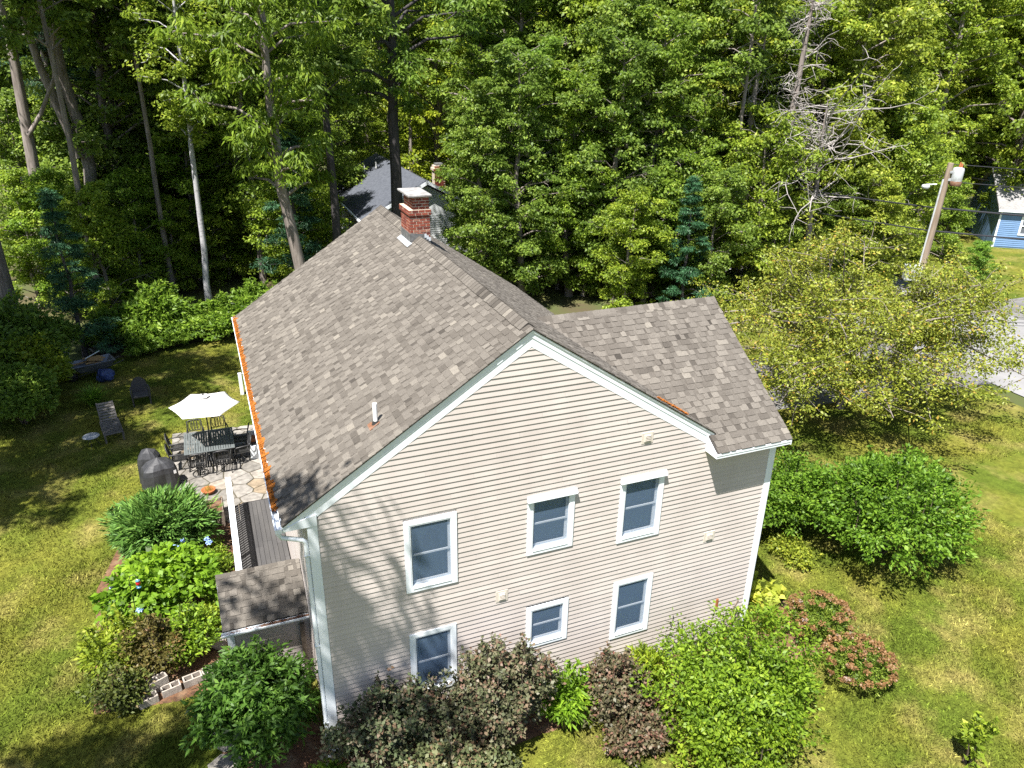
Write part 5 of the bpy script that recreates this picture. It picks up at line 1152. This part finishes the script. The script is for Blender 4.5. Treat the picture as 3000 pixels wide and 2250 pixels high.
T(33.0, 44, 'tallC', .80, (1.1, 1.25, .75), 'leafy tree above the far end of the wing ridge', 'oak_tree')
T(31.2, 39, 'midA', .62, (1.35, 1.4, .65), 'small bright maple just behind the wing ridge', 'maple_tree')
T(28.9, 58, 'tallD', 1.0, DK, 'dark-crowned tree with a bare upright trunk at the top of the wood', 'oak_tree')
T(35.6, 40, 'hem', .5, (1.0, 1.3, 1.0), 'dark blue-green hemlock between wing roof and crabapple', 'hemlock_tree')
T(6.5, 41, 'hem', .62, (1.0, 1.2, 1.0), 'dark blue-green hemlock behind the far gutter corner', 'hemlock_tree')
T(-8.9, 37.6, 'hem', .50, (1.3, 1.5, 1.3), 'blue-green young hemlock in front of the thick left trunk', 'hemlock_tree')
T(-4.5, 54, 'pine', 1.0, (1.3, 1.35, 1.25), 'tall pine with hazy needles at the upper left', 'pine_tree')
T(-7.8, 52, 'pine', .95, (1.2, 1.25, 1.15), 'tall pine at the upper left corner', 'pine_tree')
T(37.6, 52, 'tallA', .95, OL, 'yellowish tree left of the bleached dead tree', 'oak_tree')
T(45.5, 56, 'tallC', 1.0, OL, 'broad sunlit tree right of the bleached dead tree', 'oak_tree')
T(50.5, 66, 'tallA', 1.05, YG, 'sunlit tree behind the utility pole transformer', 'oak_tree')
T(54.6, 72, 'tallC', 1.15, YG, 'tree at the upper right corner', 'oak_tree')
T(45.2, 50, 'midA', .95, OL, 'sparse yellowish tree growing through the long bare limbs', 'oak_tree')
T(40.2, 45, 'midA', .95, YG, 'tree whose leaves veil the foot of the bleached dead tree', 'oak_tree')
T(48.2, 58, 'midA', 1.1, (1.3, 1.35, .7), 'rounded tree left of the utility pole', 'maple_tree')
T(52.2, 61, 'midB', .62, (1.15, 1.3, .7), 'small round tree before the blue house wall', 'maple_tree')
T(54.3, 50, 'midB', .42, (.95, 1.3, .75), 'leafy young tree overhanging the road at the right border', 'maple_tree')

T(18.6, 46.5, 'midB', .50, (1.2, 1.4, .7), 'small maple hiding the white wall right of the chimney', 'maple_tree')
T(15.0, 44.5, 'midB', .36, (1.0, 1.25, .75), 'small leafy tree in front of the dark far roof', 'maple_tree')
PT['slim'] = bake(gen_tree(119, 23, 13.0, 2.4, 26, 9, 46, .24, .135, .15, 'oval', wob=.05), 'leaf', 'bark')
for (az, D, s_, lb) in ((-7.2, 43, 1.0, 'slim pale trunk just right of the straight grey trunk'), (-2.6, 45.5, .95, 'slim sunlit trunk midway between the forked trunk and the birch'), (-.2, 49, 1.05, 'thin brown trunk left of the birch'), (3.6, 47, 1.0, 'slim trunk in the shade right of the birch'), (38.2, 45, .9, 'slim pale trunk left of the bleached dead tree'), (14.8, 60, 1.0, 'thin brown trunk in the bright gap beyond the far house')):
    T(az, D, 'slim', s_, MD, lb, 'slim_tree')
# ---- bleached dead tree and dead limbs
def dead_tree(label, x, y, H, tr, seed, n, lo, spread):
    rg = np.random.default_rng(seed); tk = Acc(); zs = np.linspace(0, H, 10); P = np.stack([np.cumsum(rg.normal(0, .10, 10)), np.cumsum(rg.normal(0, .10, 10)), zs], 1); P[:, :2] -= P[0, :2]
    tk.add(*tube_np(P, tr*(1-zs/H)**.6+.02, 8)); tw = Acc()
    for i in range(n):
        z = rg.uniform(lo, H*.97); s = np.array([np.interp(z, zs, P[:, 0]), np.interp(z, zs, P[:, 1]), z]); a = rg.uniform(0, 6.28); l = spread*rg.uniform(.4, 1.0)*(1.1-.5*(z-lo)/(H-lo))
        q = [s]; d = np.array([math.cos(a), math.sin(a), rg.uniform(-.1, .55)])
        for k in range(5): d = d+rg.normal(0, .26, 3); d /= np.linalg.norm(d); q.append(q[-1]+d*l/5)
        q = np.array(q); tw.add(*tube_np(q, np.linspace(.045, .012, 6), 5))
        for k in range(8):
            j = rg.integers(1, 6); b0 = q[j]; d = rg.normal(0, 1, 3); d[2] = d[2]*.6-.1; d /= np.linalg.norm(d); e = [b0]
            for m in range(3): d = d+rg.normal(0, .3, 3); d /= np.linalg.norm(d); e.append(e[-1]+d*rg.uniform(.2, .5))
            tw.add(*tube_np(np.array(e), np.linspace(.016, .006, 4), 4))
    t = thing('dead_tree', label, 'tree', (x, y, G))
    link(bpy.data.objects.new('trunk', tk.mesh('trunk', MT['bark'], True)), t); link(bpy.data.objects.new('branches', tw.mesh('branches', MT['barkwhite'], True)), t)
x, y = at_az(41.2, 47); dead_tree('bleached dead tree with a tangle of bare twigs at upper right', x, y, 17.5, .26, 81, 44, 7.0, 2.4)
x, y = at_az(38.9, 46); dead_tree('leaning half-dead trunk beside the bleached dead tree', x, y, 14.5, .26, 82, 8, 8, 1.2)
x, y = at_az(43.8, 46); dead_tree('low dead tree with long bare limbs reaching toward the utility pole', x, y, 11.0, .20, 83, 44, 6.0, 8.5)

# ---- trees that fill the wood
SECT = [(-9, 'left of the grey trunk at the upper left'), (-6, 'around the straight grey trunk'), (-3, 'behind the forked brown trunk'), (1, 'between the forked trunk and the birch'), (4.5, 'behind the birch'), (8, 'behind the hickory'), (11, 'between the hickory and the chimney'), (15, 'beyond the far dark-roofed house'), (19, 'beyond the far brick chimney'), (22, 'above the main roof ridge'), (25.5, 'above the front of the main ridge'), (29, 'above the roof valley'), (32.5, 'above the wing ridge'), (36, 'above the wing roof end'), (39, 'left of the bleached dead tree'), (42, 'behind the bleached dead tree'), (45, 'above the crabapple'), (48.5, 'above the long bare limbs'), (51.5, 'behind the utility pole'), (55, 'above the blue house'), (90, 'past the blue house')]
def where(az, d, k, c):
    w_ = next(t for a, t in SECT if az < a)
    hue = 'dark green' if c[0] < .9 else 'mid green' if c[0] < 1.25 else 'yellow-green' if c[0] < 1.6 else 'olive-yellow'
    size = 'tall' if k.startswith('tall') else 'small' if k == 'midB' else 'medium'
    dep = 'front-row' if d < 50 else 'second-row' if d < 60 else 'deep-set' if d < 70 else 'far'
    return f'{size} {hue} {dep} tree {w_}'
random.seed(21)
for (a0, a1, D, n, kinds, cols, smin, smax) in (
    (-11, 7, 52, 9, ['tallC', 'tallA', 'midA'], [(1.5, 1.6, .8), MD, (1.3, 1.4, .75)], .85, 1.05),
    (-12, 9, 46, 10, ['midB', 'midA', 'midB'], [(1.5, 1.6, .8), (1.4, 1.5, .7), (1.2, 1.45, .7)], .55, .85),
    (-12, 10, 63, 9, ['tallA', 'tallB', 'tallC'], [MD, DK], .95, 1.15),
    (8, 19, 84, 5, ['tallA', 'tallC'], [YG, MD], 1.0, 1.2),
    (19, 36, 54, 7, ['tallA', 'tallC', 'tallB'], [MD, (1.05, 1.2, .75), YG], .88, 1.05),
    (18, 37, 72, 8, ['tallA', 'tallC'], [MD, YG], 1.0, 1.2),
    (34, 50, 54, 8, ['tallC', 'tallA', 'midA'], [OL, YG, MD, (1.2, 1.3, .75)], .85, 1.05),
    (36, 60, 74, 10, ['tallA', 'tallC'], [OL, YG], 1.05, 1.3),
    (19.5, 39, 42, 8, ['tallC', 'midA', 'tallC'], [MD, (1.15, 1.3, .7), (.95, 1.1, .8)], .58, .8),
    (40, 49, 46, 4, ['midB', 'midA'], [OL, (1.15, 1.25, .8)], .6, .8)):
    for i in range(n):
        az = a0+(a1-a0)*(i+random.uniform(.25, .75))/n; d = D+random.uniform(-3, 3)
        k_, c_ = random.choice(kinds), random.choice(cols); T(az, d, k_, random.uniform(smin, smax), c_, where(az, d, k_, c_))
# ---- trees left of and behind the photographer whose shade falls on the lawn and gable
tree('shade_tree', 'tall tree whose branch shadows fall on the gable wall', -6.1, -4.8, bake(gen_tree(118, 21, 14.4, 2.9, 16, 5, 26, .34, .13, .20, 'oval', wob=.05, twigs=.8), 'leaf', 'bark'), MD)
for (x, y, k, s, lb) in ((-11.6, -5.2, 'tallD', .84, 'tall tree shading the lower left lawn'), (-13.4, 11.0, 'tallD', .9, 'tall tree shading the lawn by the lounger'), (-12.0, 16.0, 'tallD', 1.0, 'tall tree shading the lawn behind the umbrella'), (-14.0, 20.5, 'tallB', 1.0, 'tall tree shading the lawn by the wheelbarrow')):
    tree('shade_tree', lb, x, y, PT[k], MD, x, s)

# ---- the far wood, one mass
rg = np.random.default_rng(91); cr = Acc(); K = 5200; az = np.radians(rg.uniform(-16, 64, K)); D = rg.uniform(96, 118, K); top = 24+3*np.sin(az*40)+2*np.sin(az*97)
C = np.stack([CAM[0]+D*np.sin(az), CAM[1]+D*np.cos(az), rg.random(K)**.8*top], 1)
cr.add(*leaves_np(C, rg.uniform(.9, 1.8, K), 22, .75, .45, rg, .6, .2, .7))
o = link(bpy.data.objects.new('far_wood', cr.mesh('far_wood', MT['leaf']))); o.color = (1.1, 1.2, .7, 1); tag(o, 'distant mass of sunlit green trees closing the view', 'woods', kind='stuff')

# ------------------------------------------------------------------ grass on the lawn
def inside(x, y, poly):
    r = np.zeros(len(x), bool); j = len(poly)-1
    for i in range(len(poly)):
        (xi, yi), (xj, yj) = poly[i], poly[j]
        r ^= ((yi > y) != (yj > y)) & (x < (xj-xi)*(y-yi)/(yj-yi+1e-12)+xi); j = i
    return r
rg = np.random.default_rng(99)
def grass_pts(x0, x1, y0, y1, dens):
    n = int((x1-x0)*(y1-y0)*dens); return rg.uniform(x0, x1, n), rg.uniform(y0, y1, n)
px = []; py = []
for bx_ in ((-9, -1.4, -1.5, 9, 900), (-9, .5, 9, 25, 420), (4, 21, -7, 4.5, 900), (10, 28, 4, 15, 300), (-2, 8, -4.5, -.5, 700)):
    a, e = grass_pts(*bx_); px.append(a); py.append(e)
px = np.concatenate(px); py = np.concatenate(py)
beds = [[(o_.data.vertices[i].co.x, o_.data.vertices[i].co.y) for i in range(len(o_.data.vertices))] for o_ in COL.objects if o_.name.startswith(('garden_bed', 'patio', 'driveway')) and o_.type == 'MESH' and o_.parent is None]
bad = inside(px, py, [(-.2, -.1), (10.2, -.1), (10.2, 11.6), (-.2, 11.6)]) | inside(px, py, [(-1.8, 2.0), (0, 2.0), (0, 9.5), (-1.45, 9.5)])
for p in beds: bad |= inside(px, py, p)
vis = ((px-CAM[0])*math.sin(YAW)+(py-CAM[1])*math.cos(YAW)) > 3
px, py = px[~bad & vis], py[~bad & vis]; n = len(px)
a = rg.uniform(0, 6.28, n); h = rg.uniform(.03, .085, n)*(1+.5*np.sin(px*1.7+1)*np.sin(py*1.3)); ln = rg.normal(0, .05, (n, 2)); wd = rg.uniform(.008, .016, n)
s = np.stack([np.cos(a), np.sin(a)], 1)*wd[:, None]
V = np.stack([np.stack([px-s[:, 0], py-s[:, 1], np.full(n, G)], 1), np.stack([px+s[:, 0], py+s[:, 1], np.full(n, G)], 1), np.stack([px+ln[:, 0], py+ln[:, 1], G+h], 1)], 1).reshape(-1, 3)
o = link(bpy.data.objects.new('grass', me_np('grass', V, np.arange(3*n).reshape(-1, 3), MT['blade'], np.clip(rg.lognormal(.05, .42, n), .35, 2.4)))); tag(o, 'short patchy green and straw lawn grass', 'grass', kind='stuff')
print('objects', len(COL.objects), 'boards', nboard, 'grass', n)
